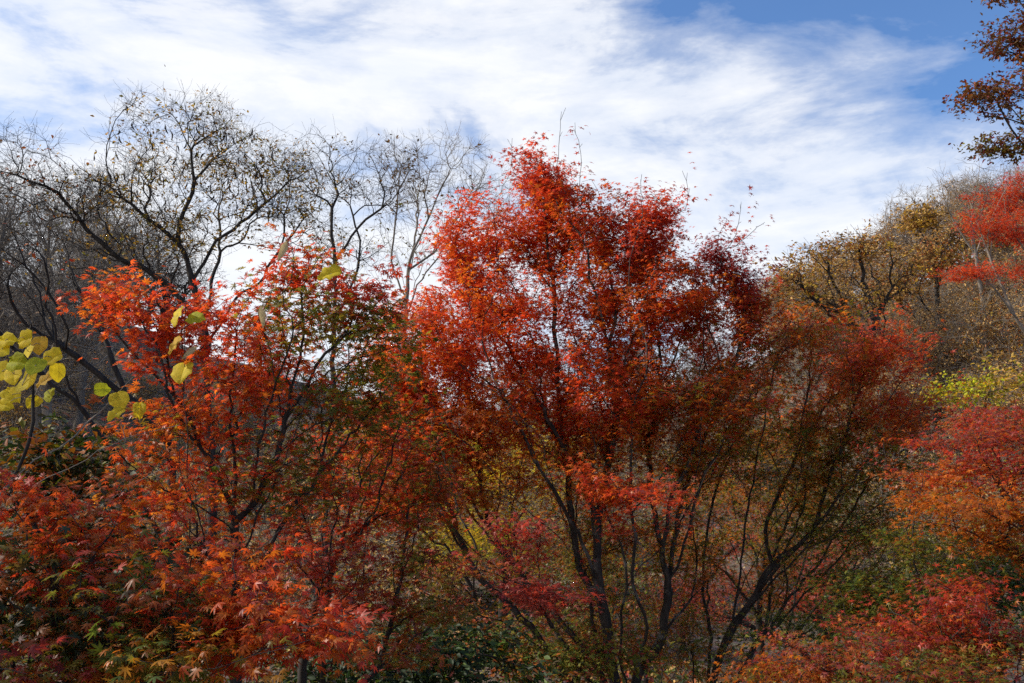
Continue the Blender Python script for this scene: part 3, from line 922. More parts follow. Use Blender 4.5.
# ---- evergreen bushes low down
def bush(name, label, base, blobs, leaf, shape, mat, per_tip=24, bark=M_BARK_DARK, r=0.03, spread=0.09, group=None):
    (px, py, Y) = base
    b = at(px, py, Y)[:2]
    z = float(ground_z(*b))
    lim = [R_(pts=[(px, py - 30, Y), (px + 6, py - 70, Y)])]
    return build_tree(name, label, 'shrub', b, lim, blobs, r_base=r, r_tip=0.002, bark=bark, seg=0.1, bf=0.2, crown_name='foliage', group=group,
                      leaf=dict(per_tip=per_tip, leaf=leaf, shape=shape, mat=mat, spread=spread, flat=0.8, tilt=0.7, mixing=0.5))


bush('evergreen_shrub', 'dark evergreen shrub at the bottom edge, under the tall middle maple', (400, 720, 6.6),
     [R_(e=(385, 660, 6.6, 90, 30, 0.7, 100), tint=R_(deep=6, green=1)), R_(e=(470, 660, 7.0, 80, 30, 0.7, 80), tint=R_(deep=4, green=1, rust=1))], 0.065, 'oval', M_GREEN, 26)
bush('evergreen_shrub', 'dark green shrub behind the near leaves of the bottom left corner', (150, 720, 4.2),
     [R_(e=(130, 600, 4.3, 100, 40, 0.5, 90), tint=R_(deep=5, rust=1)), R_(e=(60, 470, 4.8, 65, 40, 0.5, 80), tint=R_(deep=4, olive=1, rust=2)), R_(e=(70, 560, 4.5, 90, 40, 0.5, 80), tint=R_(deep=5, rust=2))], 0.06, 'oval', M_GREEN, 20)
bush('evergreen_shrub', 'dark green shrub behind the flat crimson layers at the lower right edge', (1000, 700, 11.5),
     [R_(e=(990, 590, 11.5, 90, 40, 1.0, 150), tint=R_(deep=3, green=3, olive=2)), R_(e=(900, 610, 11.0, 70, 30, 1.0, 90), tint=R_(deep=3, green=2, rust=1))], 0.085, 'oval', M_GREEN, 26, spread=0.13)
bush('low_shrub', 'rusty low shrub under the crossing of the two multi stemmed maples', (660, 720, 10.6),
     [R_(e=(660, 625, 10.8, 90, 40, 1.0, 130), tint=R_(olive=3, rust=3, crimson=1, green=2)), R_(e=(590, 560, 12, 60, 35, 1.0, 90), tint=R_(olive=3, green=2, rust=2))], 0.075, 'palm5', M_MAPLE, 26, spread=0.13)
bush('low_shrub', 'olive green shrub beneath the stems of the tall middle maple', (560, 720, 8.4),
     [R_(e=(540, 655, 8.2, 70, 25, 0.8, 70), tint=R_(olive=3, green=2, rust=1)), R_(e=(620, 665, 8.0, 50, 18, 0.6, 30), tint=R_(olive=2, crimson=1, green=1))], 0.055, 'oval', M_DRY, 18)

# ---- pale stemmed sapling with big yellow heart leaves, at the left
def yellow_sapling():
    Y = 3.9
    b = at(-60, 720, Y)[:2]
    o = np.array((b[0], b[1], float(ground_z(*b))))
    root = thing('yellow_leaf_shrub', 'shrub with pale bare stems and large yellow heart shaped leaves at the left edge', 'shrub', o)
    t = Tree(o)
    t.stem([o, at(-40, 600, Y), at(0, 497, Y), at(60, 448, Y), at(100, 410, 4.0), at(135, 375, 4.1)], 1, 0.06, 0.01)
    ends = [(8, 340), (28, 352), (36, 366), (22, 386), (52, 358), (34, 402), (18, 362), (46, 380), (5, 405), (2, 350), (14, 375), (40, 345), (30, 378), (50, 395), (12, 395), (25, 340), (58, 372), (2, 372), (102, 389), (116, 414), (140, 410), (120, 400)]
    i0 = t.nearest(at(20, 480, Y))
    t.stem([at(30, 440, Y), at(36, 400, Y), at(30, 360, Y), at(12, 338, Y)], 2, 0.06, 0.01, start=i0)
    t.stem([at(70, 470, 3.8), at(130, 440, 3.8), at(180, 425, 3.8)], 3, 0.06, 0.01, start=t.nearest(at(-5, 505, Y)))
    t.stem([at(50, 520, 3.7), at(110, 500, 3.6), at(160, 470, 3.6)], 4, 0.06, 0.01, start=t.nearest(at(-20, 550, Y)))
    pts, tip, nr = [], [], []
    for px, py in ends:
        p = at(px, py, Y + RNG.uniform(-0.15, 0.15))
        i = t.nearest(p)
        a = t.P[i].copy()
        cur = i
        for j in range(1, 4):
            cur = t.add(a + (p - a) * j / 3 + np.array((0, 0, 0.02 * math.sin(j))), cur, 0)
        pts.append(p)
        tip.append((RNG.normal(0, 0.7), RNG.normal(0, 0.3), -0.5 + RNG.normal(0, 0.35)))
        nr.append((RNG.normal(0, 0.35), -1, 0.45 + RNG.normal(0, 0.3)))
    t.finish(0.011, 0.0016)
    for k in range(1, 5):
        w = t.wood(t.limb[:t.n] == k, Y / F)
        link('stem', make_mesh('stem', w[0] - o, w[1], M_BARK_GREY if k != 2 else M_BARK_DARK), root)
    w = t.wood(t.limb[:t.n] == 0, Y / F)
    link('twigs', make_mesh('twigs', w[0] - o, w[1], M_BARK_GREY), root)
    col = pick_tints(['yellow', 'lime', 'gold'], [8, 2, 1], len(pts))
    link('foliage', leaves_mesh('foliage', np.array(pts) - o, np.array(nr), np.array(tip), RNG.uniform(0.07, 0.105, len(pts)), col, 'heart', M_YELLOW), root)


yellow_sapling()


def vine():
    """thin climber among the young maple's branches that carries the other big yellow leaves"""
    Y = 4.2
    b = at(190, 690, Y)[:2]
    o = np.array((b[0], b[1], float(ground_z(*b))))
    root = thing('climbing_vine', 'thin vine climbing the forked young maple, few large yellow and pale dry leaves', 'vine', o)
    t = Tree(o)
    t.stem([o, at(190, 640, Y), at(187, 560, Y), at(188, 470, Y), at(186, 400, Y), at(184, 330, Y), at(186, 300, Y)], 1, 0.08, 0.01)
    t.stem([at(230, 360, Y), at(262, 318, Y), at(285, 262, Y), at(300, 262, Y), at(330, 274, Y)], 2, 0.08, 0.008, start=t.nearest(at(186, 410, Y)))
    t.finish(0.006, 0.0018)
    for k in (1, 2):
        w = t.wood(t.limb[:t.n] == k, Y / F)
        link('stem', make_mesh('stem', w[0] - o, w[1], M_BARK_DARK), root)
    L = [(183, 372, 0.125, 'yellow', (0.1, 0, -1)), (178, 316, 0.11, 'yellow', (0.3, 0, -1)), (196, 318, 0.10, 'lime', (0.9, 0, -.3)), (330, 274, 0.12, 'yellow', (-.9, 0, -.5)), (175, 345, 0.10, 'gold', (-.5, 0, -1))]
    P = np.array([at(x, y, 4.18) for x, y, *_ in L]) - o
    link('foliage', leaves_mesh('foliage', P, np.array([(RNG.normal(-0.5, .4), -1, 0.7) for _ in L]), np.array([l[4] for l in L], float), np.array([l[2] for l in L]), np.array([TINT[l[3]] for l in L]), 'heart', M_YELLOW), root)
    L = [(283, 250, 0.13, (-.45, 0, -1)), (262, 316, 0.12, (.15, 0, -1)), (190, 352, 0.10, (-.8, 0, -.8))]
    P = np.array([at(x, y, 4.18) for x, y, *_ in L]) - o
    link('dry_leaves', leaves_mesh('dry_leaves', P, np.array([(0.6, -1, 0.3) for _ in L]), np.array([l[3] for l in L], float), np.array([l[2] for l in L]), np.array([TINT['straw'] for l in L]), 'slim', M_DRY), root)


vine()

# ================================================================== bare trees at the left
YL = 21.0
k = lambda pts, Y=YL: [(x, y, Y) for x, y in pts]


def k3(pts, y0, y1):
    m = len(pts) - 1
    return [(x, y, y0 + (y1 - y0) * i / m) for i, (x, y) in enumerate(pts)]


SPARSE = R_(gold=2, tan=2, olive=2, brown=3)
l_limbs = [
    R_(pts=k3([(212, 470), (208, 400), (202, 340), (190, 280), (176, 234), (193, 193), (195, 169), (190, 141), (179, 123), (165, 106)], 21, 21)),
    R_(frm=0, pts=k3([(186, 268), (176, 240), (151, 218), (123, 200), (95, 183), (67, 162), (35, 146), (10, 150)], 21, 19)),
    R_(frm=0, pts=k3([(196, 310), (165, 285), (116, 257), (77, 218), (56, 197), (28, 181), (0, 171)], 21, 18.5)),
    R_(frm=2, pts=k3([(56, 197), (66, 175), (62, 160), (50, 150)], 18.8, 19)),
    R_(frm=0, pts=k3([(190, 280), (218, 243), (246, 218), (281, 190), (300, 172), (340, 152)], 21, 22.5)),
    R_(frm=0, pts=k3([(195, 178), (211, 158), (242, 137), (255, 120)], 21, 22)),
    R_(frm=0, pts=k3([(200, 325), (216, 285), (222, 240), (221, 205), (240, 170)], 21, 23.5)),
    R_(frm=0, pts=k3([(203, 345), (235, 300), (270, 265), (300, 225), (330, 200)], 21, 22)),
    R_(frm=0, pts=k3([(200, 330), (160, 300), (130, 250), (120, 215), (130, 165)], 21, 22.5)),
]
l_blobs = [
    R_(e=(180, 140, 21, 75, 48, 2.0, 480), tint=SPARSE, dens=0.8),
    R_(e=(250, 165, 22, 70, 45, 2.0, 400), tint=SPARSE),
    R_(e=(110, 185, 20, 65, 42, 2.0, 340), tint=SPARSE, dens=0.6),
    R_(e=(40, 180, 19, 60, 45, 2.0, 420), tint=R_(brown=2, rust=1), dens=0.25),
    R_(e=(170, 220, 21, 90, 45, 2.2, 420), tint=SPARSE, dens=1.2),
    R_(e=(290, 210, 22, 60, 45, 2.0, 320), tint=SPARSE, dens=1.2),
    R_(e=(90, 250, 20, 80, 40, 2.0, 160), tint=SPARSE, dens=0.5),
]
root_l, tree_l = build_tree('bare_tree', 'tall nearly bare tree at the upper left with arching dark limbs and hanging pods', 'tree', at(212, 480, 21)[:2], l_limbs, l_blobs,
           r_base=0.108, r_tip=0.0022, bark=M_BARK_DARK, seg=0.24, bf=0.30, wob=0.045, limb_wob=0.06, lift=0.2, fan=0.0,
           twig=dict(count=3, length=0.42, spread=0.7, up=0.4, segs=3, all=0.10),
           leaf=dict(per_tip=2.6, leaf=0.09, shape='oval', mat=M_DRY, spread=0.14, flat=0.8, tilt=0.9, mixing=0.6))


def pods(root, t, n, zone, size):
    o = t.origin
    tips = np.array([t.P[i] for i, _ in t.tips])
    c = at(*zone[:3])
    r = zone[3] * zone[2] / F
    near = tips[(np.abs(tips[:, 0] - c[0]) < r * 2.0) & (np.abs(tips[:, 2] - c[2]) < r)]
    p = near[RNG.integers(0, len(near), n)] + RNG.normal(0, 0.12, (n, 3))
    one = leaves_mesh('seed_pod', np.zeros((1, 3)), np.array([(0, -1.0, 0)]), np.array([(0, 0, -1.0)]), np.array([size]), np.array([(0.035, 0.022, 0.016)]), 'slim', M_DRY)
    for q in p:
        po = link('seed_pod', one, root)
        po.location = q - o
        po.rotation_euler = (RNG.normal(0, 0.25), RNG.normal(0, 0.25), RNG.uniform(0, 6.28))
        po.scale = (0.4, 1, RNG.uniform(0.7, 1.2))


pods(root_l, tree_l, 96, (200, 160, 21, 45), 0.30)

m_limbs = [
    R_(pts=k3([(330, 470), (333, 400), (335, 320), (334, 264), (332, 211), (338, 193), (324, 162), (313, 144)], 19, 19)),
    R_(frm=0, pts=k3([(335, 262), (350, 235), (366, 218), (390, 200), (410, 170)], 19, 19.5)),
    R_(frm=0, pts=k3([(335, 330), (352, 290), (360, 250), (350, 205)], 19, 20)),
]
m_blobs = [
    R_(e=(325, 175, 19, 45, 40, 1.6, 170), tint=SPARSE, dens=1.0),
    R_(e=(380, 185, 19.5, 40, 45, 1.6, 160), tint=R_(brown=3, grey=2), dens=0.8),
    R_(e=(350, 240, 19.5, 50, 40, 1.6, 120), tint=SPARSE, dens=0.6),
]
build_tree('bare_tree', 'slender dark bare tree between the pod hung tree and the pale bare one', 'tree', at(330, 480, 19)[:2], m_limbs, m_blobs,
           r_base=0.055, r_tip=0.0021, bark=M_BARK_DARK, seg=0.22, bf=0.3, wob=0.035, limb_wob=0.05, lift=0.2, fan=0.0,
           twig=dict(count=3, length=0.4, spread=0.6, segs=3, all=0.08),
           leaf=dict(per_tip=1.2, leaf=0.08, shape='oval', mat=M_DRY, spread=0.15, flat=0.8, tilt=0.9, mixing=0.6))
p_limbs = [
    R_(pts=k3([(400, 470), (402, 400), (405, 320), (408, 271), (422, 229), (440, 190), (457, 158)], 26, 26)),
    R_(frm=0, pts=k3([(405, 300), (394, 271), (397, 229), (400, 180), (405, 150)], 26, 26)),
    R_(frm=0, pts=k3([(408, 272), (440, 245), (470, 200), (490, 165)], 26, 27)),
    R_(frm=0, pts=k3([(404, 330), (380, 290), (365, 230), (368, 180)], 26, 27)),
]
p_blobs = [
    R_(e=(405, 170, 26, 35, 36, 1.6, 140), tint=R_(brown=3, grey=3), dens=0.9),
    R_(e=(450, 175, 26, 50, 40, 2, 180), tint=R_(brown=1), dens=0.1),
    R_(e=(490, 190, 27, 35, 45, 2, 110), tint=R_(brown=1), dens=0.05),
    R_(e=(420, 235, 26, 50, 40, 2, 110), tint=R_(olive=3, brown=2), dens=0.8),
]
build_tree('bare_tree', 'pale grey bare tree just left of the tall red maple', 'tree', at(400, 480, 26)[:2], p_limbs, p_blobs,
           r_base=0.065, r_tip=0.0026, bark=M_BARK_GREY, seg=0.28, bf=0.3, wob=0.03, limb_wob=0.05, lift=0.3,
           twig=dict(count=3, length=0.5, spread=0.45, up=0.7, segs=3, all=0.10),
           leaf=dict(per_tip=1.2, leaf=0.14, shape='oval', mat=M_DRY, spread=0.15, flat=0.8, tilt=0.9, mixing=0.6))
q_limbs = [
    R_(pts=k3([(170, 470), (150, 420), (97, 376), (58, 344), (30, 325), (14, 300), (6, 286), (-10, 270)], 12.5, 11)),
    R_(frm=0, pts=k3([(60, 346), (70, 320), (50, 295), (24, 279), (0, 262)], 11.6, 11.2)),
    R_(frm=0, pts=k3([(120, 395), (110, 350), (80, 308), (40, 290)], 12, 12.6)),
]
q_blobs = [
    R_(e=(20, 260, 11.3, 60, 45, 1.4, 150), tint=R_(rust=2, red=1), dens=0.10),
    R_(e=(70, 290, 12.3, 60, 40, 1.4, 120), tint=R_(brown=1, rust=1), dens=0.15),
    R_(e=(20, 330, 11.5, 50, 40, 1.0, 60), tint=R_(brown=1, rust=1), dens=0.15),
]
build_tree('bare_tree', 'dark leaning bare tree whose thick curved limb sweeps to the left edge', 'tree', at(172, 490, 12.5)[:2], q_limbs, q_blobs,
           r_base=0.07, r_tip=0.002, bark=M_BARK_DARK, seg=0.14, bf=0.3, wob=0.02, limb_wob=0.04, lift=0.2,
           twig=dict(count=2, length=0.25, spread=0.7, segs=3, all=0.06),
           leaf=dict(per_tip=1.5, leaf=0.07, shape='oval', mat=M_DRY, spread=0.1, flat=0.8, tilt=0.9))

# ================================================================== right hillside, trees one can tell apart
build_tree('maple_tree', 'bright red maple high on the slope at the right edge, in flat layered sprays', 'tree', at(1075, 420, 24)[:2],
           [R_(pts=k3([(1074, 400), (1070, 340), (1062, 270), (1050, 210), (1045, 170)], 24, 24)),
            R_(frm=0, pts=k3([(1068, 320), (1040, 300), (1010, 290), (970, 276), (945, 272)], 24, 23)),
            R_(frm=0, pts=k3([(1062, 270), (1030, 250), (1000, 235), (965, 225)], 24, 23)),
            R_(frm=0, pts=k3([(1056, 235), (1030, 205), (1000, 190), (985, 180)], 24, 23.5))],
           [R_(e=(1010, 195, 23.6, 38, 14, 1.3, 80), tint=R_(red=4, crimson=1, scarlet=2)), R_(e=(995, 225, 23.4, 40, 18, 1.3, 110), tint=R_(red=4, scarlet=2, crimson=1)), R_(e=(1035, 180, 23.6, 30, 18, 1.3, 60), tint=R_(red=3, crimson=2)),
            R_(e=(980, 273, 23, 42, 7, 0.8, 50), tint=R_(red=4, scarlet=3)), R_(e=(1030, 268, 23.5, 22, 8, 0.8, 30), tint=R_(red=4, scarlet=2)), R_(e=(1045, 235, 23.5, 25, 20, 1, 50), tint=R_(red=4, scarlet=2))],
           r_base=0.09, r_tip=0.004, bark=M_BARK_GREY, seg=0.22, lift=0.05, leaf=dict(per_tip=40, leaf=0.10, shape='palm5', mat=M_MAPLE, spread=0.17, flat=0.2))
build_tree('oak_tree', 'tall brown leaved oak at the top right corner, cut off by the frame', 'tree', at(1120, 430, 22)[:2],
           [R_(pts=k3([(1115, 400), (1105, 300), (1090, 200), (1080, 110), (1070, 20), (1060, -60)], 22, 22)),
            R_(frm=0, pts=k3([(1088, 180), (1050, 160), (1020, 145), (985, 148)], 22, 21)),
            R_(frm=0, pts=k3([(1082, 130), (1050, 110), (1010, 95), (975, 92)], 22, 21.5)),
            R_(frm=0, pts=k3([(1075, 70), (1040, 50), (1000, 30), (980, 25)], 22, 21.5)),
            R_(frm=0, pts=k3([(1072, 30), (1040, 0), (1005, -20)], 22, 22))],
           [R_(e=(1010, 140, 21.3, 36, 14, 1.2, 70), tint=R_(brown=4, olive=2, wine=1)), R_(e=(995, 95, 21.5, 32, 16, 1.2, 75), tint=R_(brown=4, rust=1, wine=1)),
            R_(e=(1010, 30, 21.6, 32, 22, 1.3, 85), tint=R_(brown=5, wine=2)), R_(e=(1050, 60, 22, 36, 30, 1.5, 90), tint=R_(brown=3, rust=2)), R_(e=(1060, 110, 22, 36, 25, 1.3, 70), tint=R_(brown=3, olive=2)),
            R_(e=(1010, -10, 21.8, 26, 12, 1, 35), tint=R_(brown=3, rust=2)), R_(e=(1030, 70, 21.6, 30, 14, 1, 40), tint=R_(brown=3, rust=2))],
           r_base=0.20, r_tip=0.004, bark=M_BARK_DARK, seg=0.25, leaf=dict(per_tip=20, leaf=0.11, shape='oval', mat=M_DRY, spread=0.17, flat=0.45, tilt=0.7, mixing=0.5))
TAN = R_(tan=4, rust=1.5, brown=2, gold=1.5)
build_tree('oak_tree', 'tan leaved oak with a crooked dark trunk, right behind the fanning maple', 'tree', at(905, 440, 34)[:2],
           [R_(pts=k3([(900, 420), (880, 360), (850, 325), (840, 305), (848, 285), (852, 260), (840, 245)], 34, 34)),
            R_(frm=0, pts=k3([(846, 320), (825, 312), (812, 300), (800, 290), (790, 270)], 34, 33)),
            R_(frm=0, pts=k3([(842, 302), (860, 285), (875, 270), (890, 255)], 34, 35)),
            R_(frm=0, pts=k3([(870, 345), (880, 310), (905, 285), (915, 260)], 34, 34))],
           [R_(e=(850, 258, 34, 50, 20, 2.2, 170), tint=TAN, dens=1.0), R_(e=(800, 275, 33.5, 32, 28, 2.0, 130), tint=TAN, dens=1.0), R_(e=(845, 300, 34, 50, 28, 2.2, 120), tint=TAN, dens=0.7), R_(e=(895, 270, 34.5, 28, 25, 2, 90), tint=TAN, dens=0.8)],
           r_base=0.24, r_tip=0.005, bark=M_BARK_DARK, seg=0.3, wob=0.05, limb_wob=0.08, twig=dict(count=2, length=0.5, spread=0.6, segs=2),
           leaf=dict(per_tip=13, leaf=0.14, shape='oval', mat=M_DRY, spread=0.26, flat=0.6, tilt=0.8, mixing=0.4))
build_tree('oak_tree', 'tan and rust oak on the ridge left of the bright red hillside maple', 'tree', at(950, 400, 38)[:2],
           [R_(pts=k3([(948, 380), (940, 320), (935, 270), (938, 230), (930, 212)], 38, 38)),
            R_(frm=0, pts=k3([(936, 280), (915, 255), (905, 240)], 38, 37)), R_(frm=0, pts=k3([(936, 260), (955, 235), (960, 220)], 38, 39)),
            R_(frm=0, pts=k3([(942, 325), (920, 300), (900, 290)], 38, 37))],
           [R_(e=(925, 218, 38, 26, 12, 1.6, 90), tint=R_(gold=2, tan=3, brown=2)), R_(e=(930, 255, 38, 36, 18, 2, 120), tint=R_(rust=2, tan=3, brown=2, gold=1)), R_(e=(905, 290, 37.5, 30, 18, 2, 80), tint=TAN), R_(e=(960, 235, 39, 20, 15, 1.5, 50), tint=R_(brown=3, tan=2), dens=0.6)],
           r_base=0.12, r_tip=0.005, bark=M_BARK_DARK, seg=0.3, wob=0.04, twig=dict(count=2, length=0.5, spread=0.6, segs=2),
           leaf=dict(per_tip=18, leaf=0.15, shape='oval', mat=M_DRY, spread=0.28, flat=0.5, tilt=0.8, mixing=0.4))
build_tree('bare_tree', 'bare grey tree on the ridge beneath the brown oak at upper right', 'tree', at(985, 330, 36)[:2],
           [R_(pts=k3([(984, 320), (978, 270), (970, 220), (965, 180)], 36, 36)), R_(frm=0, pts=k3([(976, 255), (950, 215), (940, 180)], 36, 36)), R_(frm=0, pts=k3([(972, 235), (990, 190), (995, 165)], 36, 36))],
           [R_(e=(960, 190, 36, 30, 28, 1.8, 130), tint=R_(brown=1), dens=0.1), R_(e=(985, 190, 36, 26, 30, 1.8, 90), tint=R_(brown=1), dens=0.1)],
           r_base=0.075, r_tip=0.004, bark=M_BARK_GREY, seg=0.3, lift=0.3, twig=dict(count=3, length=0.6, spread=0.45, up=0.6, segs=3),
           leaf=dict(per_tip=1, leaf=0.12, shape='oval', mat=M_DRY, spread=0.2))

bush('yellow_shrub', 'yellow green shrub on the right slope above the lower right maple', (985, 455, 24),
     [R_(e=(960, 392, 24, 30, 14, 1.0, 60), tint=R_(lime=3, gold=2, olive=1), dens=0.7), R_(e=(1000, 385, 24, 35, 22, 1.2, 70), tint=R_(lime=1, gold=1, tan=3, olive=2), dens=0.6)], 0.13, 'oval', M_YELLOW, 14, spread=0.2, r=0.06)

# ================================================================== woods on the two slopes: copies of a few trees
def proto_tree(name, crown_h, height, width, n_tips, bark, tint=None, per_tip=10, leaf=0.15, twig_n=3, shape='oval', seed=1, up=0.5, r_base=0.16, mat=None):
    """a hill tree standing at the origin, grown in metres"""
    t = Tree((0, 0, 0))
    t.stem([(0, 0, -0.3), (0.1, 0.05, height * 0.25), (-0.1, 0.1, height * 0.5), (0.15, 0, height * 0.75)], 1, 0.4, 0.05)
    for j in range(4):
        a = j * 1.57 + RNG.uniform(-.5, .5)
        i = t.nearest(np.array((0, 0, height * RNG.uniform(0.28, 0.5))))
        b = t.P[i]
        t.stem([b + np.array((math.cos(a), math.sin(a), 1.4)) * height * 0.12, b + np.array((math.cos(a), math.sin(a), 1.3)) * width * 0.32], 2 + j, 0.4, 0.05, start=i)
    v = unit(RNG.normal(0, 1, (n_tips, 3))) * RNG.random((n_tips, 1)) ** 0.42
    A = np.array((0, 0, height - crown_h / 2)) + v * np.array((width / 2, width / 2, crown_h / 2))
    t.grow(A, np.zeros(n_tips, int), 0.3, 0.4, 0.04, 0.3)
    if twig_n:
        t.twiglets([i for i, _ in t.tips], twig_n, 0.7, 0.5, up, 2)
    t.finish(r_base, 0.0055)
    lim = t.limb[:t.n]
    parts = []
    w = t.wood(lim > 0, 0.045)
    parts.append(('trunk', make_mesh('trunk', *w, bark)))
    w = t.wood(lim == 0, 0.045)
    parts.append(('twigs', make_mesh('twigs', *w, bark)))
    if tint:
        parts.append(('crown', foliage(t, [dict(tint=tint)], per_tip, leaf, shape, mat or M_DRY, 0.28, 0.55, 3, 0.35, 0.8)))
    return parts


PROTO = dict(
    bare1=proto_tree('bare', 5.5, 8.0, 5.0, 420, M_BARK_GREY, R_(brown=2, tan=1), 0.25, 0.13, 4),
    bare2=proto_tree('bare', 6.0, 9.0, 4.0, 420, M_BARK_GREY, None, twig_n=4, up=0.8),
    dark1=proto_tree('bare', 5.0, 7.0, 5.5, 420, M_BARK_DARK, R_(brown=2, rust=1), 0.6, 0.13, 3),
    tan1=proto_tree('tan', 4.5, 7.0, 5.0, 380, M_BARK_GREY, R_(tan=5, brown=1, rust=1, sand=4), 16, 0.115, 3),
    tan2=proto_tree('tan', 4.0, 6.0, 5.0, 380, M_BARK_GREY, R_(rust=1.5, tan=5, gold=1, brown=1, sand=2), 18, 0.115, 3),
    scrub=proto_tree('scrub', 2.4, 2.8, 3.2, 260, M_BARK_GREY, R_(tan=4, brown=1.5, olive=1.5, sand=2, gold=1), 7, 0.12, 2, r_base=0.05),
    yell=proto_tree('scrub', 2.2, 2.6, 2.8, 220, M_BARK_GREY, R_(lime=1, gold=1.5, tan=2, olive=2), 7, 0.12, 2, r_base=0.05, mat=M_YELLOW),
)
KIND = dict(
    bare1=('bare_tree', 'tree'), bare2=('bare_tree', 'tree'), dark1=('bare_tree', 'tree'), tan1=('oak_tree', 'tree'), tan2=('oak_tree', 'tree'), scrub=('low_shrub', 'shrub'), yell=('low_shrub', 'shrub'))
PLACED = []


def plant(kind, x, y, s, rz, label, group, lean=0.0):
    nm, cat = KIND[kind]
    r = thing(nm, label, cat, (x, y, float(ground_z(x, y)) - 0.05), group)
    r.rotation_euler = (RNG.normal(0, 0.05), lean + RNG.normal(0, 0.05), rz)
    r.scale = (s, s, s * RNG.uniform(0.9, 1.12))
    for pn, me in PROTO[kind]:
        link(pn, me, r)
    PLACED.append((x, y))


def wood_fill(n, box, kinds, weights, labels, smin, smax, mind):
    """box: (px0, px1, Y0, Y1) in picture columns and depth"""
    tries = done = 0
    while done < n and tries < n * 40:
        tries += 1
        Y = math.sqrt(RNG.uniform(box[2] ** 2, box[3] ** 2))
        px = RNG.uniform(box[0], box[1])
        x = (px - W / 2) / F * Y * 1.0
        if any((x - a) ** 2 + (Y - b) ** 2 < mind ** 2 for a, b in PLACED):
            continue
        kd = kinds[RNG.choice(len(kinds), p=np.array(weights) / sum(weights))]
        lb, gp = labels[kd]
        plant(kd, x, Y, RNG.uniform(smin, smax), RNG.uniform(0, 6.28), lb, gp)
        done += 1


LEFT = dict(
    bare1=('grey bare tree in the leafless wood on the left slope', 'bare trees of the left slope'),
    bare2=('grey bare tree in the leafless wood on the left slope', 'bare trees of the left slope'),
    dark1=('dark bare tree in the leafless wood on the left slope', 'dark bare trees of the left slope'),
    scrub=('brownish low shrub under the bare trees of the left slope', 'shrubs of the left slope'))
RIGHT = dict(
    bare1=('grey bare tree in the mixed wood on the right slope', 'bare trees of the right slope'),
    bare2=('grey bare tree in the mixed wood on the right slope', 'bare trees of the right slope'),
    tan1=('tan leaved tree in the mixed wood on the right slope', 'tan trees of the right slope'),
    tan2=('rust and tan leaved tree in the mixed wood on the right slope', 'rust trees of the right slope'),
    scrub=('dull brown shrub on the ground of the right slope', 'brown shrubs of the right slope'),
    yell=('yellow green bush on the ground of the right slope', 'yellow bushes of the right slope'))
MID = dict(
    bare1=('grey bare tree deep in the wood behind the maples', 'bare trees behind the maples'),
    dark1=('dark bare tree deep in the wood behind the maples', 'dark bare trees behind the maples'),
    tan1=('tan leaved tree deep in the wood behind the maples', 'tan trees behind the maples'),
    scrub=('dull brown shrub on the ground behind the maples', 'shrubs behind the maples'))
PROTO['shade'] = proto_tree('shade', 4.6, 6.2, 4.4, 300, M_BARK_DARK, R_(rust=3, green=3, olive=3), 5, 0.15, 1, r_base=0.1, mat=M_MAPLE)  # sparse crown for the added tree that casts dappled shade
KIND['shade'] = ('maple_tree', 'tree')
plant('shade', -6.4, 2.6, 1.0, 0.4, 'unseen rust and green maple added beyond the left edge to shade the near leaves', None)  # added out of view, only to shade the foliage at the lower left
wood_fill(32, (-90, 160, 28, 64), ['bare1', 'bare2', 'dark1'], [3, 3, 2], LEFT, 0.7, 1.1, 2.0)
wood_fill(22, (-60, 260, 18, 45), ['scrub'], [1], LEFT, 0.7, 1.2, 1.4)
wood_fill(56, (770, 1150, 32, 66), ['tan1', 'tan2', 'bare1', 'bare2'], [5, 3, 1.5, 1], RIGHT, 0.62, 1.0, 2.0)
wood_fill(44, (850, 1140, 20, 50), ['scrub', 'yell', 'tan2'], [4, 1.2, 1.2], RIGHT, 0.6, 1.0, 1.3)
wood_fill(22, (200, 800, 30, 60), ['bare1', 'dark1', 'tan1'], [3, 2, 1], MID, 0.5, 0.75, 2.2)
wood_fill(34, (180, 860, 18, 40), ['scrub'], [1], MID, 0.6, 1.1, 1.4)

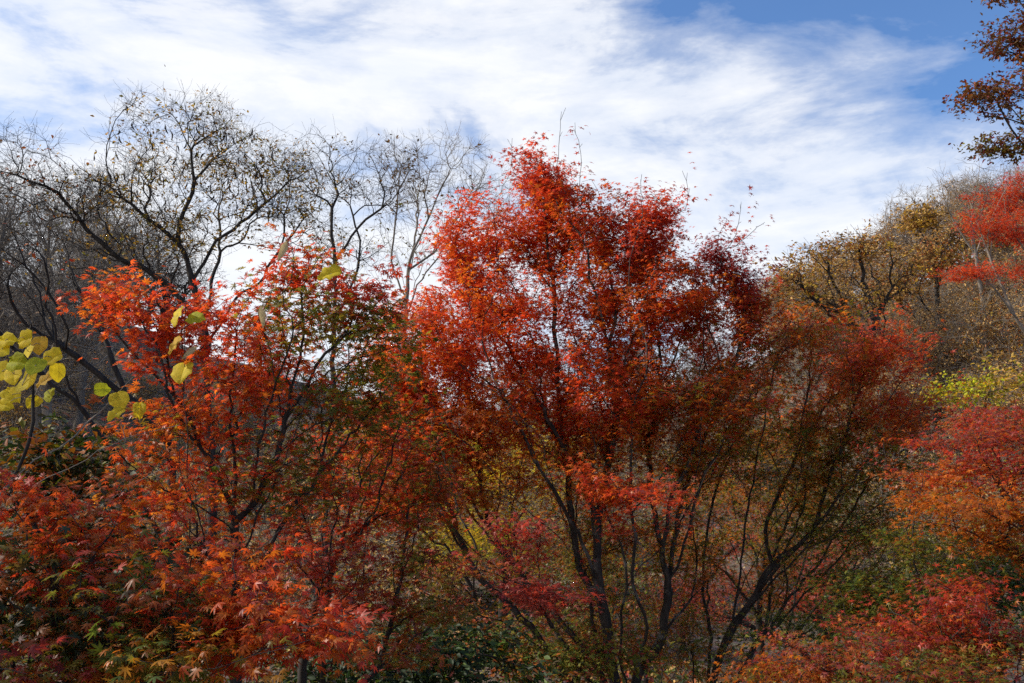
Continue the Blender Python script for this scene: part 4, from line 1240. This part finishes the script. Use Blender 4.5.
# ---- a dense maple filling the hollow behind the fanning stems
build_tree('maple_tree', 'broad olive and rust maple in the hollow, half hidden behind the fanning stems', 'tree', at(760, 640, 13)[:2],
           [R_(pts=[(760, 620, 13), (764, 570, 13), (768, 520, 13), (770, 470, 13)]), R_(frm=0, pts=[(764, 570, 13), (800, 530, 13.2), (830, 500, 13.4)]), R_(frm=0, pts=[(764, 560, 13), (720, 520, 12.8), (690, 490, 12.6)])],
           [R_(e=(740, 500, 13, 90, 28, 1.4, 150), tint=R_(olive=3, rust=3, orange=2)), R_(e=(840, 510, 13, 60, 40, 1.4, 130), tint=R_(olive=3, green=3, rust=1)), R_(e=(680, 545, 13, 40, 22, 1.0, 60), tint=R_(rust=3, orange=2, olive=1)), R_(e=(780, 440, 13, 70, 25, 1.4, 90), tint=R_(olive=3, rust=3))],
           r_base=0.06, r_tip=0.0025, bark=M_BARK_DARK, seg=0.16, leaf=dict(per_tip=34, leaf=0.075, shape='palm5', mat=M_MAPLE, spread=0.16, flat=0.35))


# ---- undergrowth
def undergrowth():
    n = 9000
    Y = RNG.uniform(3.2, 40, n)
    x = RNG.uniform(-0.75, 0.75, n) * Y
    keep = (np.sin(x * 0.8 + 1.7 * np.sin(Y * 0.4)) + np.cos(Y * 0.9 + x * 0.3) + RNG.normal(0, 0.6, n)) > -0.5
    x, Y = x[keep], Y[keep]
    n = len(x)
    z = ground_z(x, Y)
    per = 16
    h = RNG.uniform(0.1, 0.65, n)
    c = np.repeat(np.stack([x, Y, z], 1), per, 0)
    off = RNG.normal(0, 0.22, (n * per, 3))
    off[:, 2] = RNG.random(n * per) * np.repeat(h, per)
    P = c + off
    base = pick_tints(['olive', 'green', 'deep', 'rust', 'brown', 'crimson', 'tan', 'grey'], [3, 3, 3, 2, 3, 0.8, 1.5, 1], n)
    colr = np.repeat(base, per, 0) * RNG.uniform(0.6, 1.25, (n * per, 1))
    nr = RNG.normal(0, 0.7, (n * per, 3))
    nr[:, 2] += 0.8
    o = link('undergrowth', leaves_mesh('undergrowth', P, nr, RNG.normal(0, 1, (n * per, 3)), RNG.uniform(0.06, 0.13, n * per), colr, 'oval', M_DRY))
    o['kind'] = 'stuff'


undergrowth()
